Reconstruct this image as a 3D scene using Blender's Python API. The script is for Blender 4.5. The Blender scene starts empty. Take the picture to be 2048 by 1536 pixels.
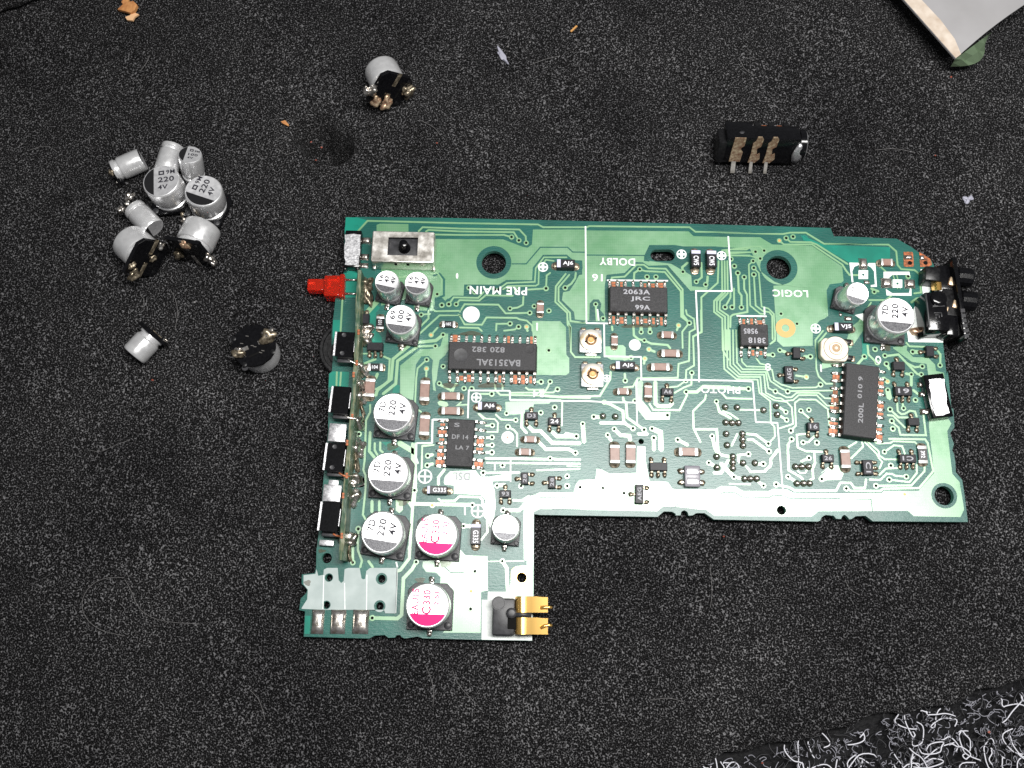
import bpy, bmesh, math, random
import numpy as np
from mathutils import Vector, Matrix, Quaternion
random.seed(7); np.random.seed(7)
C = bpy.context.scene.collection
S = bpy.context.scene
S.unit_settings.system = 'METRIC'; S.unit_settings.scale_length = 0.01   # 1 unit = 1 cm

# ------------------------------------------------------------------ camera
FPX, TILT, CAMZ = 1890.0, math.radians(14.7), 15.2
cam = bpy.data.cameras.new('camera'); camo = bpy.data.objects.new('camera', cam); C.objects.link(camo)
cam.sensor_width = 36; cam.lens = 36 * FPX / 2048; cam.clip_start = .1; cam.clip_end = 400
camo.location = (0, 0, CAMZ); camo.rotation_euler = (TILT, 0, 0)
S.camera = camo
_ct, _st = math.cos(TILT), math.sin(TILT)
def U(px, py, z=0.0):
    """photo pixel -> point on the horizontal plane at height z"""
    x = (px - 1024) / FPX; y = -(py - 768) / FPX
    d = (x, y * _ct + _st, y * _st - _ct)
    t = (z - CAMZ) / d[2]
    return Vector((d[0] * t, d[1] * t, z))

# ------------------------------------------------------------------ world and lamps
w = bpy.data.worlds.new('World'); S.world = w; w.use_nodes = True
bg = w.node_tree.nodes['Background']
bg.inputs[0].default_value = (.93, .95, 1, 1); bg.inputs[1].default_value = .115
def area(name, loc, sx, sy, power, col):
    l = bpy.data.lights.new(name, 'AREA'); l.shape = 'RECTANGLE'; l.size = sx; l.size_y = sy
    l.energy = power; l.color = col
    o = bpy.data.objects.new(name, l); C.objects.link(o); o.location = loc
    o.rotation_euler = (0, 0, 0)          # hangs level, its length along the board
    return o
ZB0, ZB = .13, .23                       # underside and top of the circuit board
m0 = U(1330, 1050, ZB)                    # where the lamp mirrors in the board
HL = 26.0
lampP = Vector((m0.x * (1 + (HL - ZB) / (CAMZ - ZB)), m0.y * (1 + (HL - ZB) / (CAMZ - ZB)), HL))
area('desk_lamp', lampP, 19.0, 5.2, 13500, (1, .985, .955))
S.view_settings.view_transform = 'Standard'; S.view_settings.look = 'None'
S.view_settings.exposure = 0.0; S.view_settings.gamma = 1.0
S.cycles.max_bounces = 6; S.cycles.use_denoising = True
S.cycles.sample_clamp_indirect = 6

# ------------------------------------------------------------------ materials
def mat(name, col, rough=.5, metal=0.0, spec=.5, **k):
    m = bpy.data.materials.new(name); m.use_nodes = True
    b = m.node_tree.nodes['Principled BSDF']
    b.inputs['Base Color'].default_value = (*col, 1); b.inputs['Roughness'].default_value = rough
    b.inputs['Metallic'].default_value = metal; b.inputs['Specular IOR Level'].default_value = spec
    for a, v in k.items(): b.inputs[a.replace('_', ' ')].default_value = v
    return m
def nd(m, t, **k):
    n = m.node_tree.nodes.new(t)
    for a, v in k.items():
        if a in n.inputs: n.inputs[a].default_value = v
        else: setattr(n, a, v)
    return n
def ln(m, a, b): m.node_tree.links.new(a, b)
def bsdf(m): return m.node_tree.nodes['Principled BSDF']
def coords(m, sx=1, sy=1, sz=1, kind='Object'):
    tc = nd(m, 'ShaderNodeTexCoord'); mp = nd(m, 'ShaderNodeMapping')
    mp.inputs['Scale'].default_value = (sx, sy, sz)
    ln(m, tc.outputs[kind], mp.inputs[0]); return mp.outputs[0]
def ramp(m, src, stops):
    r = nd(m, 'ShaderNodeValToRGB'); e = r.color_ramp.elements
    while len(e) < len(stops): e.new(.5)
    for i, (p, c) in enumerate(stops):
        e[i].position = p; e[i].color = (*c, 1) if len(c) == 3 else c
    ln(m, src, r.inputs[0]); return r.outputs[0]
def noise(m, vec, scale, detail=2, rough=.5):
    n = nd(m, 'ShaderNodeTexNoise', Scale=scale, Detail=detail, Roughness=rough); ln(m, vec, n.inputs['Vector'])
    return n.outputs['Fac']
def bump(m, h, strength=.3, dist=.01, prev=None):
    b = nd(m, 'ShaderNodeBump', Strength=strength, Distance=dist); ln(m, h, b.inputs['Height'])
    if prev: ln(m, prev, b.inputs['Normal'])
    return b.outputs[0]
def noisy(m, c0, c1, scale, bstr=0, bscale=None, bdist=.004, detail=3, lo=.3, hi=.7, rr=None):
    v = coords(m); f = noise(m, v, scale, detail)
    ln(m, ramp(m, f, [(lo, c0), (hi, c1)]), bsdf(m).inputs['Base Color'])
    if bstr: ln(m, bump(m, noise(m, v, bscale or scale, detail), bstr, bdist), bsdf(m).inputs['Normal'])
    if rr: ln(m, ramp(m, f, [(lo, (rr[0],) * 3), (hi, (rr[1],) * 3)]), bsdf(m).inputs['Roughness'])
    return m
M = {}
def MT(k, *a, **kw): M[k] = mat(k, *a, **kw); return M[k]
# solder mask over bare laminate: dark teal with woven glass showing through
m = MT('laminate', (.014, .118, .098), .33, 0, .50)
v = coords(m)
wv = nd(m, 'ShaderNodeTexWave', Scale=9.0, Distortion=1.2, Detail=2.0); wv.bands_direction = 'Y'; ln(m, v, wv.inputs['Vector'])
wv.inputs['Detail Scale'].default_value = 3
n1 = noise(m, v, 1.4, 4)
mixc = nd(m, 'ShaderNodeMix', data_type='RGBA', blend_type='MULTIPLY'); mixc.inputs['Factor'].default_value = 1
ln(m, ramp(m, n1, [(.3, (.005, .072, .058)), (.55, (.008, .098, .078)), (.75, (.011, .124, .096))]), mixc.inputs['A'])
ln(m, ramp(m, wv.outputs[0], [(0, (.82, .86, .9)), (1, (1.08, 1.05, 1.02))]), mixc.inputs['B'])
ln(m, mixc.outputs['Result'], bsdf(m).inputs['Base Color'])
mp2 = coords(m, 14, 42, 14)
hb = bump(m, noise(m, mp2, 1.0, 3), .16, .012)
ln(m, bump(m, noise(m, v, 55, 2), .25, .003, hb), bsdf(m).inputs['Normal'])
# brighter laminate, where no copper lies on the far side
m = MT('bright_laminate', (.006, .26, .19), .36, 0, .36)
noisy(m, (.003, .14, .10), (.006, .22, .155), 2.0, .2, 40, .003)
# solder mask over copper: pale green with a satin, metallic sheen and cross-hatch
m = MT('masked_copper', (.16, .42, .23), .42, .2, .5, Coat_Weight=1.0, Coat_Roughness=.28, Coat_IOR=1.85)
v = coords(m)
w1 = nd(m, 'ShaderNodeTexWave', Scale=6.5, Distortion=.5, Detail=1.0); w1.bands_direction = 'Y'; ln(m, v, w1.inputs['Vector'])
w2 = nd(m, 'ShaderNodeTexWave', Scale=9.0, Distortion=.5, Detail=1.0); w2.bands_direction = 'X'; ln(m, v, w2.inputs['Vector'])
mx = nd(m, 'ShaderNodeMath', operation='ADD'); ln(m, w1.outputs['Fac'], mx.inputs[0]); ln(m, w2.outputs['Fac'], mx.inputs[1])
mx2 = nd(m, 'ShaderNodeMath', operation='MULTIPLY_ADD'); ln(m, mx.outputs[0], mx2.inputs[0]); mx2.inputs[1].default_value = .13
ln(m, noise(m, v, 1.2, 4), mx2.inputs[2])
ln(m, ramp(m, mx2.outputs[0], [(.32, (.066, .208, .090)), (.8, (.106, .276, .130))]), bsdf(m).inputs['Base Color'])
ln(m, bump(m, noise(m, v, 30, 3), .12, .004), bsdf(m).inputs['Normal'])
ln(m, ramp(m, noise(m, v, 2.3, 5, .65), [(.35, (.22,) * 3), (.65, (.36,) * 3)]), bsdf(m).inputs['Coat Roughness'])
m = MT('masked_trace', (.20, .44, .23), .42, .2, .5, Coat_Weight=1.0, Coat_Roughness=.28, Coat_IOR=1.85)
noisy(m, (.125, .295, .135), (.178, .35, .168), 3, .1, 30, .004)
m = MT('silkscreen', (.72, .76, .74), .55); noisy(m, (.62, .68, .66), (.8, .82, .8), 25)
m = MT('grey_silkscreen', (.50, .57, .60), .5); noisy(m, (.31, .37, .36), (.40, .46, .45), 4, .1, 50, .002)
m = MT('copper', (.62, .22, .08), .42, .2); noisy(m, (.07, .03, .014), (.50, .145, .05), 22, .2, 30)
m = MT('gold', (.90, .56, .17), .26, .85)
m = MT('gold_pad', (.58, .30, .10), .45, .2)
m = MT('brass', (.62, .46, .24), .34, .7); noisy(m, (.30, .13, .08), (.78, .64, .44), 20, .2, 30, rr=(.25, .5))
m = MT('solder', (.62, .60, .57), .24, .92); noisy(m, (.36, .31, .25), (.74, .72, .70), 11, .25, 14, .02, rr=(.18, .36))
m = MT('fluxed_solder', (.25, .20, .14), .28, .7); noisy(m, (.055, .04, .022), (.42, .36, .27), 16, .5, 18, .02, rr=(.16, .42))
m = MT('tin', (.66, .64, .60), .26, .95); noisy(m, (.45, .41, .36), (.8, .78, .75), 22, .15, 30)
m = MT('aluminium', (.80, .81, .83), .26, .66); noisy(m, (.80, .80, .81), (.92, .92, .93), 9, .06, 60, .002, rr=(.20, .32))
m = MT('aluminium_top', (.80, .81, .84), .42, .74); noisy(m, (.78, .78, .80), (.90, .90, .92), 12, .1, 90, .002, rr=(.36, .46))
m = MT('can_print_grey', (.13, .13, .14), .42, .6); noisy(m, (.04, .04, .045), (.15, .15, .16), 55, .2, 90, .002)
m = MT('can_print_black', (.012, .012, .013), .22)
m = MT('can_print_pink', (.58, .012, .13), .36, .15, .12)
m = MT('ink_dark', (.03, .03, .038), .5, 0, .08)
m = MT('ink_pink', (.50, .015, .13), .5, 0, .08)
m = MT('black_plastic', (.008, .008, .008), .3, 0, .35); noisy(m, (.004, .004, .0045), (.010, .010, .011), 20, .2, 40, .003, rr=(.28, .42))
m = MT('grey_plastic', (.03, .03, .034), .42, 0, .4); noisy(m, (.018, .018, .02), (.045, .045, .05), 14, .25, 45, .003)
m = MT('glossy_black', (.004, .004, .005), .14, 0, .4); noisy(m, (.002, .002, .0025), (.005, .005, .006), 30, .12, 35, .004)
m = MT('chip_resin', (.05, .05, .053), .55, 0, .28); v = coords(m)
ln(m, ramp(m, noise(m, v, 75, 2), [(.35, (.012, .0118, .013)), (.65, (.046, .045, .048))]), bsdf(m).inputs['Base Color'])
ln(m, bump(m, noise(m, v, 85, 2), .35, .004), bsdf(m).inputs['Normal'])
m = MT('chip_print', (.33, .33, .36), .55)
m = MT('chip_print_faint', (.20, .20, .215), .55)
m = MT('tantalum_body', (.022, .022, .028), .42, 0, .22); noisy(m, (.009, .009, .012), (.02, .02, .024), 40, .2, 60, .002)
m = MT('violet_print', (.52, .52, .66), .5)
m = MT('white_print', (.78, .78, .82), .5)
m = MT('ceramic_brown', (.25, .15, .12), .42); noisy(m, (.215, .125, .10), (.29, .18, .145), 14, .1, 40, .002)
m = MT('terminal_white', (.80, .79, .78), .32, .55); noisy(m, (.62, .60, .57), (.86, .85, .84), 25, .15, 40)
m = MT('resistor_black', (.012, .012, .013), .3)
m = MT('cream_plastic', (.72, .65, .52), .38); noisy(m, (.66, .59, .46), (.78, .72, .60), 6, .1, 30, .003)
m = MT('rotor_metal', (.84, .76, .60), .34, .55); noisy(m, (.50, .36, .18), (.78, .74, .66), 5, .2, 26, .005, lo=.32, hi=.52)
m = MT('bronze', (.26, .17, .10), .34, .8)
m = MT('steel', (.72, .69, .64), .34, .9); noisy(m, (.56, .52, .46), (.80, .78, .75), 7, .2, 28, .004, rr=(.26, .44))
m = MT('brushed_steel', (.66, .66, .68), .38, .85); noisy(m, (.56, .56, .58), (.76, .76, .78), 28, .35, 34, .006, rr=(.3, .48))
m = MT('red_resin', (.95, .05, .02), .07, 0, .5, Transmission_Weight=.75, IOR=1.5, Subsurface_Weight=.0)
m = MT('orange_glow', (.95, .20, .02), .3)  # the lamp's inner glow, painted as the orange of its inner pieces
m = MT('glass_fibre', (.22, .30, .20), .42, 0, .5); v = coords(m, 3, 3, 3)
mp = coords(m, 16, 2.0, 6)
ln(m, ramp(m, noise(m, mp, 1.4, 4), [(.3, (.012, .045, .028)), (.48, (.05, .095, .055)), (.62, (.16, .17, .10)), (.75, (.36, .34, .25))]), bsdf(m).inputs['Base Color'])
ln(m, bump(m, noise(m, mp, 4, 3), .4, .01), bsdf(m).inputs['Normal'])
m = MT('recess_shade', (.006, .006, .006), .9, 0, .1)  # flat black standing in for shade inside holes, slots and notches
m = MT('panel_edge', (.08, .30, .22), .5); noisy(m, (.04, .2, .15), (.16, .42, .32), 30)
m = MT('pale_violet_resin', (.20, .19, .22), .3)
m = MT('window_resin', (.60, .59, .63), .2, .6)
# foam: open cells, bright glints and dark pits painted into the colour
def foam(name, sc):
    m = MT(name, (.02, .02, .021), .40, 0, .12); v = coords(m)
    wob = nd(m, 'ShaderNodeTexNoise', Scale=sc * .5, Detail=1.0); ln(m, v, wob.inputs['Vector'])
    vm = nd(m, 'ShaderNodeVectorMath', operation='MULTIPLY_ADD'); ln(m, wob.outputs['Color'], vm.inputs[0])
    vm.inputs[1].default_value = (.7 / sc,) * 3; ln(m, v, vm.inputs[2])
    vo = nd(m, 'ShaderNodeTexVoronoi', Scale=sc, feature='F1', Randomness=1.0); ln(m, vm.outputs[0], vo.inputs['Vector'])
    nf = noise(m, v, sc * 1.2, 4, .75)
    sub = nd(m, 'ShaderNodeMath', operation='MULTIPLY_ADD'); ln(m, nf, sub.inputs[0]); sub.inputs[1].default_value = 1.1
    ln(m, vo.outputs['Distance'], sub.inputs[2])
    big = noise(m, v, .42, 5, .6)
    dv_ = nd(m, 'ShaderNodeMath', operation='MULTIPLY'); ln(m, sub.outputs[0], dv_.inputs[0]); dv_.inputs[1].default_value = .62
    col = ramp(m, dv_.outputs[0], [(.40, (.0022, .0022, .0023)), (.60, (.0105, .0102, .0106)), (.74, (.030, .0293, .0302)), (.91, (.27, .268, .275))])
    mm = nd(m, 'ShaderNodeMix', data_type='RGBA', blend_type='MULTIPLY'); mm.inputs['Factor'].default_value = 1
    ln(m, col, mm.inputs['A']); ln(m, ramp(m, big, [(.3, (.62, .62, .64)), (.7, (1.3, 1.3, 1.3))]), mm.inputs['B'])
    ln(m, mm.outputs['Result'], bsdf(m).inputs['Base Color'])
    ln(m, bump(m, sub.outputs[0], 1.0, .045, bump(m, noise(m, v, sc * .3, 3), .3, .04)), bsdf(m).inputs['Normal'])
    return m
foam('foam', 42)
m = MT('carpet_black', (.008, .008, .009), .6); noisy(m, (.0015, .0015, .002), (.008, .008, .009), 12, .6, 20, .03); bsdf(m).inputs['Specular IOR Level'].default_value = .1
m = MT('fibre_white', (.55, .55, .60), .5)
m = MT('fibre_grey', (.20, .20, .23), .5)
m = MT('fibre_dark', (.012, .012, .015), .5)
m = MT('lint', (.17, .165, .165), .6)
m = MT('lint_white', (.30, .30, .36), .6)
m = MT('wood_flake', (.50, .22, .07), .6); noisy(m, (.38, .15, .05), (.62, .30, .11), 10, .3, 20)
m = MT('pale_flake', (.72, .44, .24), .6)
m = MT('red_crumb', (.22, .05, .03), .6)
m = MT('sheet_metal', (.60, .585, .585), .40, .55); noisy(m, (.42, .41, .415), (.49, .48, .49), 1.2, .06, 25, .003)
m = MT('sheet_paint', (.70, .62, .52), .5); noisy(m, (.40, .32, .25), (.55, .48, .41), 5)
m = MT('sheet_scuff', (.24, .235, .235), .5)
m = MT('green_reflection_metal', (.22, .31, .19), .3, .6)  # green reflection on the curled edge, painted as base colour
m = MT('flux_stain', (.14, .075, .03), .2, 0, .5, Alpha=.20)

# ------------------------------------------------------------------ building helpers
W = {}
def T(x, y, z): return Matrix.Translation((x, y, z))
def RZ(a): return Matrix.Rotation(a, 4, 'Z')
def link(o, mtx, parent, label=None):
    C.objects.link(o)
    if parent is not None:
        o.parent = parent; o.matrix_basis = W[parent.name].inverted() @ mtx
    else: o.matrix_basis = mtx
    W[o.name] = mtx
    if label: o['label'] = label
    return o
def empty(name, mtx, parent=None, label=None):
    o = bpy.data.objects.new(name, None); o.empty_display_size = .1
    return link(o, mtx, parent, label)
def mesh(V, F, mats, MI=None, smooth=False):
    me = bpy.data.meshes.new('m'); me.from_pydata([tuple(v) for v in V], [], F)
    for k in (mats if isinstance(mats, (list, tuple)) else [mats]): me.materials.append(M[k])
    if MI: me.polygons.foreach_set('material_index', MI)
    if smooth:
        me.polygons.foreach_set('use_smooth', [True] * len(me.polygons))
    me.update(); return me
def mk(name, me, mtx=None, parent=None, label=None):
    return link(bpy.data.objects.new(name, me), mtx or Matrix(), parent, label)
def tag(o, label, cat, group=None, kind=None):
    o['label'] = label; o['category'] = cat
    if group: o['group'] = group
    if kind: o['kind'] = kind
    return o
_cache = {}
def rbox(w, d, h, bev, mk_, seg=2, top_only=False, taper=1.0):
    """box standing on z=0, rounded edges"""
    key = ('rb', round(w, 3), round(d, 3), round(h, 3), round(bev, 4), mk_, seg, taper)
    if key in _cache: return _cache[key]
    bm = bmesh.new(); bmesh.ops.create_cube(bm, size=1)
    for vv in bm.verts:
        s = taper if vv.co.z > 0 else 1
        vv.co = (vv.co.x * w * s, vv.co.y * d * s, (vv.co.z + .5) * h)
    if bev: bmesh.ops.bevel(bm, geom=bm.edges[:], offset=min(bev, .45 * min(w, d, h)), segments=seg, profile=.5, affect='EDGES')
    me = bpy.data.meshes.new('rbox'); bm.to_mesh(me); bm.free(); me.materials.append(M[mk_])
    if seg > 1:
        me.polygons.foreach_set('use_smooth', [True] * len(me.polygons))
        try: me.set_sharp_from_angle(angle=math.radians(35))
        except Exception: pass
    _cache[key] = me; return me
def lathe(prof, n, mats, MIf=None, smooth_angle=40):
    V = []; F = []; MI = []
    for (r, z) in prof:
        for i in range(n):
            a = 2 * math.pi * i / n; V.append((r * math.cos(a), r * math.sin(a), z))
    for j in range(len(prof) - 1):
        for i in range(n):
            i2 = (i + 1) % n; F.append((j * n + i, j * n + i2, (j + 1) * n + i2, (j + 1) * n + i)); MI.append(MIf(j) if MIf else 0)
    F.append(tuple(range(n - 1, -1, -1))); MI.append(MIf(0) if MIf else 0)
    F.append(tuple((len(prof) - 1) * n + i for i in range(n))); MI.append(MIf(len(prof) - 1) if MIf else 0)
    me = mesh(V, F, mats, MI, True)
    try: me.set_sharp_from_angle(angle=math.radians(smooth_angle))
    except Exception: pass
    return me
def prism(pts, z0, z1, mk_, bev=0):
    """extruded outline"""
    a = sum(pts[i][0] * pts[(i + 1) % len(pts)][1] - pts[(i + 1) % len(pts)][0] * pts[i][1] for i in range(len(pts)))
    if a < 0: pts = pts[::-1]
    n = len(pts)
    V = [(p[0], p[1], z0) for p in pts] + [(p[0], p[1], z1) for p in pts]
    F = [tuple(range(n - 1, -1, -1)), tuple(range(n, 2 * n))] + [(i, (i + 1) % n, n + (i + 1) % n, n + i) for i in range(n)]
    if not bev: return mesh(V, F, mk_)
    bm = bmesh.new(); vs = [bm.verts.new(v) for v in V]
    for f in F: bm.faces.new([vs[i] for i in f])
    bmesh.ops.bevel(bm, geom=bm.edges[:], offset=bev, segments=1, affect='EDGES')
    me = bpy.data.meshes.new('prism'); bm.to_mesh(me); bm.free(); me.materials.append(M[mk_]); return me
def fill2d(loops, z0, z1, mk_):
    """flat plate between z0 and z1 with holes (even-odd)"""
    cu = bpy.data.curves.new('c', 'CURVE'); cu.dimensions = '2D'; cu.fill_mode = 'BOTH'; cu.extrude = (z1 - z0) / 2
    for lp in loops:
        sp = cu.splines.new('POLY'); sp.points.add(len(lp) - 1); sp.use_cyclic_u = True
        for i, p in enumerate(lp): sp.points[i].co = (p[0], p[1], 0, 1)
    o = bpy.data.objects.new('tmp', cu); me = bpy.data.meshes.new_from_object(o)
    bpy.data.objects.remove(o); bpy.data.curves.remove(cu)
    me.transform(T(0, 0, (z0 + z1) / 2)); me.materials.clear(); me.materials.append(M[mk_]); return me
def ring(c, r, n=32, rx=None):
    return [(c[0] + (rx or r) * math.cos(2 * math.pi * i / n), c[1] + r * math.sin(2 * math.pi * i / n)) for i in range(n)]
def ribbon(P, wid, z0, z1, mk_, round_end=True):
    """flat strip along points with mitred corners"""
    P = [Vector((p[0], p[1])) for p in P]
    Q = [P[0]]
    for p in P[1:]:
        if (p - Q[-1]).length > 1e-4: Q.append(p)
    P = Q; n = len(P); h = wid / 2; L = []; Rr = []
    for i in range(n):
        d1 = (P[i] - P[i - 1]).normalized() if i else (P[1] - P[0]).normalized()
        d2 = (P[i + 1] - P[i]).normalized() if i < n - 1 else d1
        nn = Vector((-(d1.y + d2.y), d1.x + d2.x)); nn = nn.normalized() if nn.length > 1e-6 else Vector((-d1.y, d1.x))
        k = h / max(.45, nn.dot(Vector((-d1.y, d1.x)))); L.append(P[i] + nn * k); Rr.append(P[i] - nn * k)
    e = Vector((0, 0))
    if round_end:
        d = (P[-1] - P[-2]).normalized(); capB = [P[-1] + d * h * .8]
        d0 = (P[1] - P[0]).normalized(); capA = [P[0] - d0 * h * .8]
    else: capA = capB = []
    V = []; F = []; b = min(.0022, (z1 - z0) * .6)
    # top quads inset a little so the edge is rounded off
    for i in range(n):
        c = P[i]
        for s in (L[i], Rr[i]):
            V.append((s.x, s.y, z0)); t = s + (c - s).normalized() * b; V.append((t.x, t.y, z1))
    for i in range(n - 1):
        a = 4 * i; q = a + 4
        F += [(a + 1, a + 3, q + 3, q + 1), (a, a + 1, q + 1, q), (a + 2, q + 2, q + 3, a + 3)]
    if round_end:
        k = len(V); V += [(capA[0].x, capA[0].y, z1), (capB[0].x, capB[0].y, z1), (capA[0].x, capA[0].y, z0), (capB[0].x, capB[0].y, z0)]
        l = 4 * (n - 1)
        F += [(1, k, 3), (l + 1, l + 3, k + 1), (0, k + 2, k, 1), (2, 3, k, k + 2), (l, l + 1, k + 1, k + 3), (l + 2, k + 3, k + 1, l + 3)]
    return mesh(V, F, mk_)
def tube(P, r, mk_, n=6, rend=None, close=False):
    P = [Vector(p) for p in P]; V = []; F = []; N = len(P)
    up = Vector((0, 0, 1))
    for i, p in enumerate(P):
        d = (P[min(i + 1, N - 1)] - P[max(i - 1, 0)]).normalized()
        s = d.cross(up); s = s.normalized() if s.length > 1e-3 else Vector((1, 0, 0)); u = s.cross(d).normalized()
        rr = r if rend is None else r + (rend - r) * i / (N - 1)
        for k in range(n):
            a = 2 * math.pi * k / n; q = p + s * rr * math.cos(a) + u * rr * math.sin(a); V.append(tuple(q))
    for i in range(N - 1):
        for k in range(n):
            F.append((i * n + k, i * n + (k + 1) % n, (i + 1) * n + (k + 1) % n, (i + 1) * n + k))
    F.append(tuple(range(n - 1, -1, -1))); F.append(tuple((N - 1) * n + k for k in range(n)))
    return mesh(V, F, mk_, None, True)
def blob(rx, ry, rz, mk_, seed=0, rough=.18, sub=2, flat=False):
    key = ('bl', round(rx, 3), round(ry, 3), round(rz, 3), mk_, seed % 9, rough, sub, flat)
    if key in _cache: return _cache[key]
    bm = bmesh.new(); bmesh.ops.create_icosphere(bm, subdivisions=sub, radius=1)
    rn = random.Random(seed % 9); ph = [rn.uniform(0, 6.28) for _ in range(6)]
    for vv in bm.verts:
        c = vv.co.copy()
        k = 1 + rough * (math.sin(3 * c.x + ph[0]) * math.sin(3.4 * c.y + ph[1]) + .7 * math.sin(5 * c.z + ph[2] + 2 * c.x) * math.sin(4 * c.x + ph[3]))
        z = c.z * rz * k
        if flat and z < 0: z = 0
        vv.co = (c.x * rx * k, c.y * ry * k, z)
    me = bpy.data.meshes.new('blob'); bm.to_mesh(me); bm.free(); me.materials.append(M[mk_])
    me.polygons.foreach_set('use_smooth', [True] * len(me.polygons)); _cache[key] = me; return me
_tx = {}
def text_geo(s):
    if s not in _tx:
        cu = bpy.data.curves.new('t', 'FONT'); cu.body = s; cu.size = 1; cu.resolution_u = 3; cu.space_character = 1.08; cu.offset = .022
        o = bpy.data.objects.new('tmp', cu); me = bpy.data.meshes.new_from_object(o)
        V = np.array([v.co[:2] for v in me.vertices]); F = [tuple(p.vertices) for p in me.polygons]
        bpy.data.objects.remove(o); bpy.data.curves.remove(cu); bpy.data.meshes.remove(me)
        lo, hi = V.min(0), V.max(0); V = (V - (lo + hi) / 2) / np.maximum(hi - lo, 1e-6); _tx[s] = (V, F)
    return _tx[s]
def text_mesh(items, mk_, mirror=False):
    """items: (string, cx, cy, width, height, angle) in local cm; one mesh"""
    VV = []; FF = []
    for (s, cx, cy, w_, h_, a) in items:
        V, F = text_geo(s); k = len(VV); ca, sa = math.cos(a), math.sin(a)
        for x, y in V:
            x *= w_ * (-1 if mirror else 1); y *= h_; VV.append((cx + x * ca - y * sa, cy + x * sa + y * ca, 0))
        FF += [tuple(i + k for i in (f[::-1] if mirror else f)) for f in F]
    return mesh(VV, FF, mk_)
# regions of the photograph the layout was measured in: origin in photo pixels, 5.4853 measured units per pixel
RG = dict(A=(580, 420), B=(880, 420), C=(1160, 420), D=(1440, 440), E=(1640, 470), F=(580, 640), G=(840, 640), H=(1120, 620),
          I=(1380, 660), J=(1640, 680), K=(1640, 820), L=(1340, 800), M=(1080, 820), N=(820, 800), O=(580, 860), Q=(580, 1040), S=(800, 1010))
KZ = 5.4853
def px(r, x, y): o = RG[r]; return (o[0] + x / KZ, o[1] + y / KZ)
def pts(r, s): return [px(r, *map(float, t.split(','))) for t in s.split()]
def bp(r, x, y, z=None): return U(*px(r, x, y), ZB if z is None else z)
def multi(s):
    """'B 1,2 3,4 C 5,6' -> pixel points"""
    out = []; r = None
    for t in s.split():
        if ',' in t: out.append(px(r, *map(float, t.split(','))))
        else: r = t
    return out
BX = (U(1662, 456, ZB) - U(711, 434, ZB)); BETA = math.atan2(BX.y, BX.x)     # the board's own turn on the mat
CMPX = (U(1301, 800, ZB) - U(1300, 800, ZB)).length                            # cm per photo pixel at the board
CMZ = CMPX / KZ
# ------------------------------------------------------------------ foam mat, offcut and carpet
e0, e1 = U(1441, 1520, 0), U(2048, 1368, 0)
edir = (e1 - e0).normalized(); eper = Vector((-edir.y, edir.x, 0))
def mat_mesh():
    ns, nt = 190, 240
    ts = np.linspace(-24, 16, nt); ss = np.concatenate([[0, .02, .06, .12], np.linspace(.25, 30, ns)])
    V = []; F = []
    cr = [(U(632, 268), .30, 1.1), (U(666, 289), .28, 1.1), (U(650, 279), .27, 1.1), (U(640, 305), .30, .10)]
    pc = U(648, 285) - e0; pt_, ps_ = pc.dot(edir), pc.dot(eper)
    ts = np.unique(np.concatenate([ts, pt_ + np.linspace(-.9, .9, 90)])); ss = np.unique(np.concatenate([ss, ps_ + np.linspace(-.8, .8, 80)])); nt = len(ts)
    rs = np.random.RandomState(3); jag = rs.randn(nt) * .012
    jag = jag + .04 * np.sin(ts * 3.1) + .03 * np.sin(ts * 7.7 + 1)
    for i, s in enumerate(ss):
        for j, t in enumerate(ts):
            p = e0 + edir * float(t) + eper * float(s + (jag[j] if i < 4 else 0))
            z = .010 * math.sin(p.x * 1.3 + .5) * math.sin(p.y * 1.1) + .006 * math.sin(p.x * 3.1 + p.y * 2.3)
            if i < 4: z -= (.16, .05, .015, 0)[i]
            V.append([p.x, p.y, z])
    V = np.array(V)
    # a refined patch would be wasteful: the pit is carved into the near vertices
    for c, r, d in cr:
        q = np.hypot(V[:, 0] - c.x, V[:, 1] - c.y); V[:, 2] = np.minimum(V[:, 2], .012 - d * np.exp(-(q / r) ** 3))
    n = len(ss)
    for i in range(n - 1):
        for j in range(nt - 1):
            a = i * nt + j; F.append((a, a + 1, a + nt + 1, a + nt))
    # cut edge down to the carpet
    k = len(V); low = V[:nt].copy(); low[:, 2] = -.30; low[:, 0] += eper.x * .03; low[:, 1] += eper.y * .03
    V = np.vstack([V, low])
    for j in range(nt - 1): F.append((k + j, k + j + 1, j + 1, j))
    return mesh(V, F, 'foam', None, True)
mo = mk('foam_mat', mat_mesh()); mo['kind'] = 'structure'; mo['label'] = 'black open-cell foam mat under the circuit board'
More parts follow.
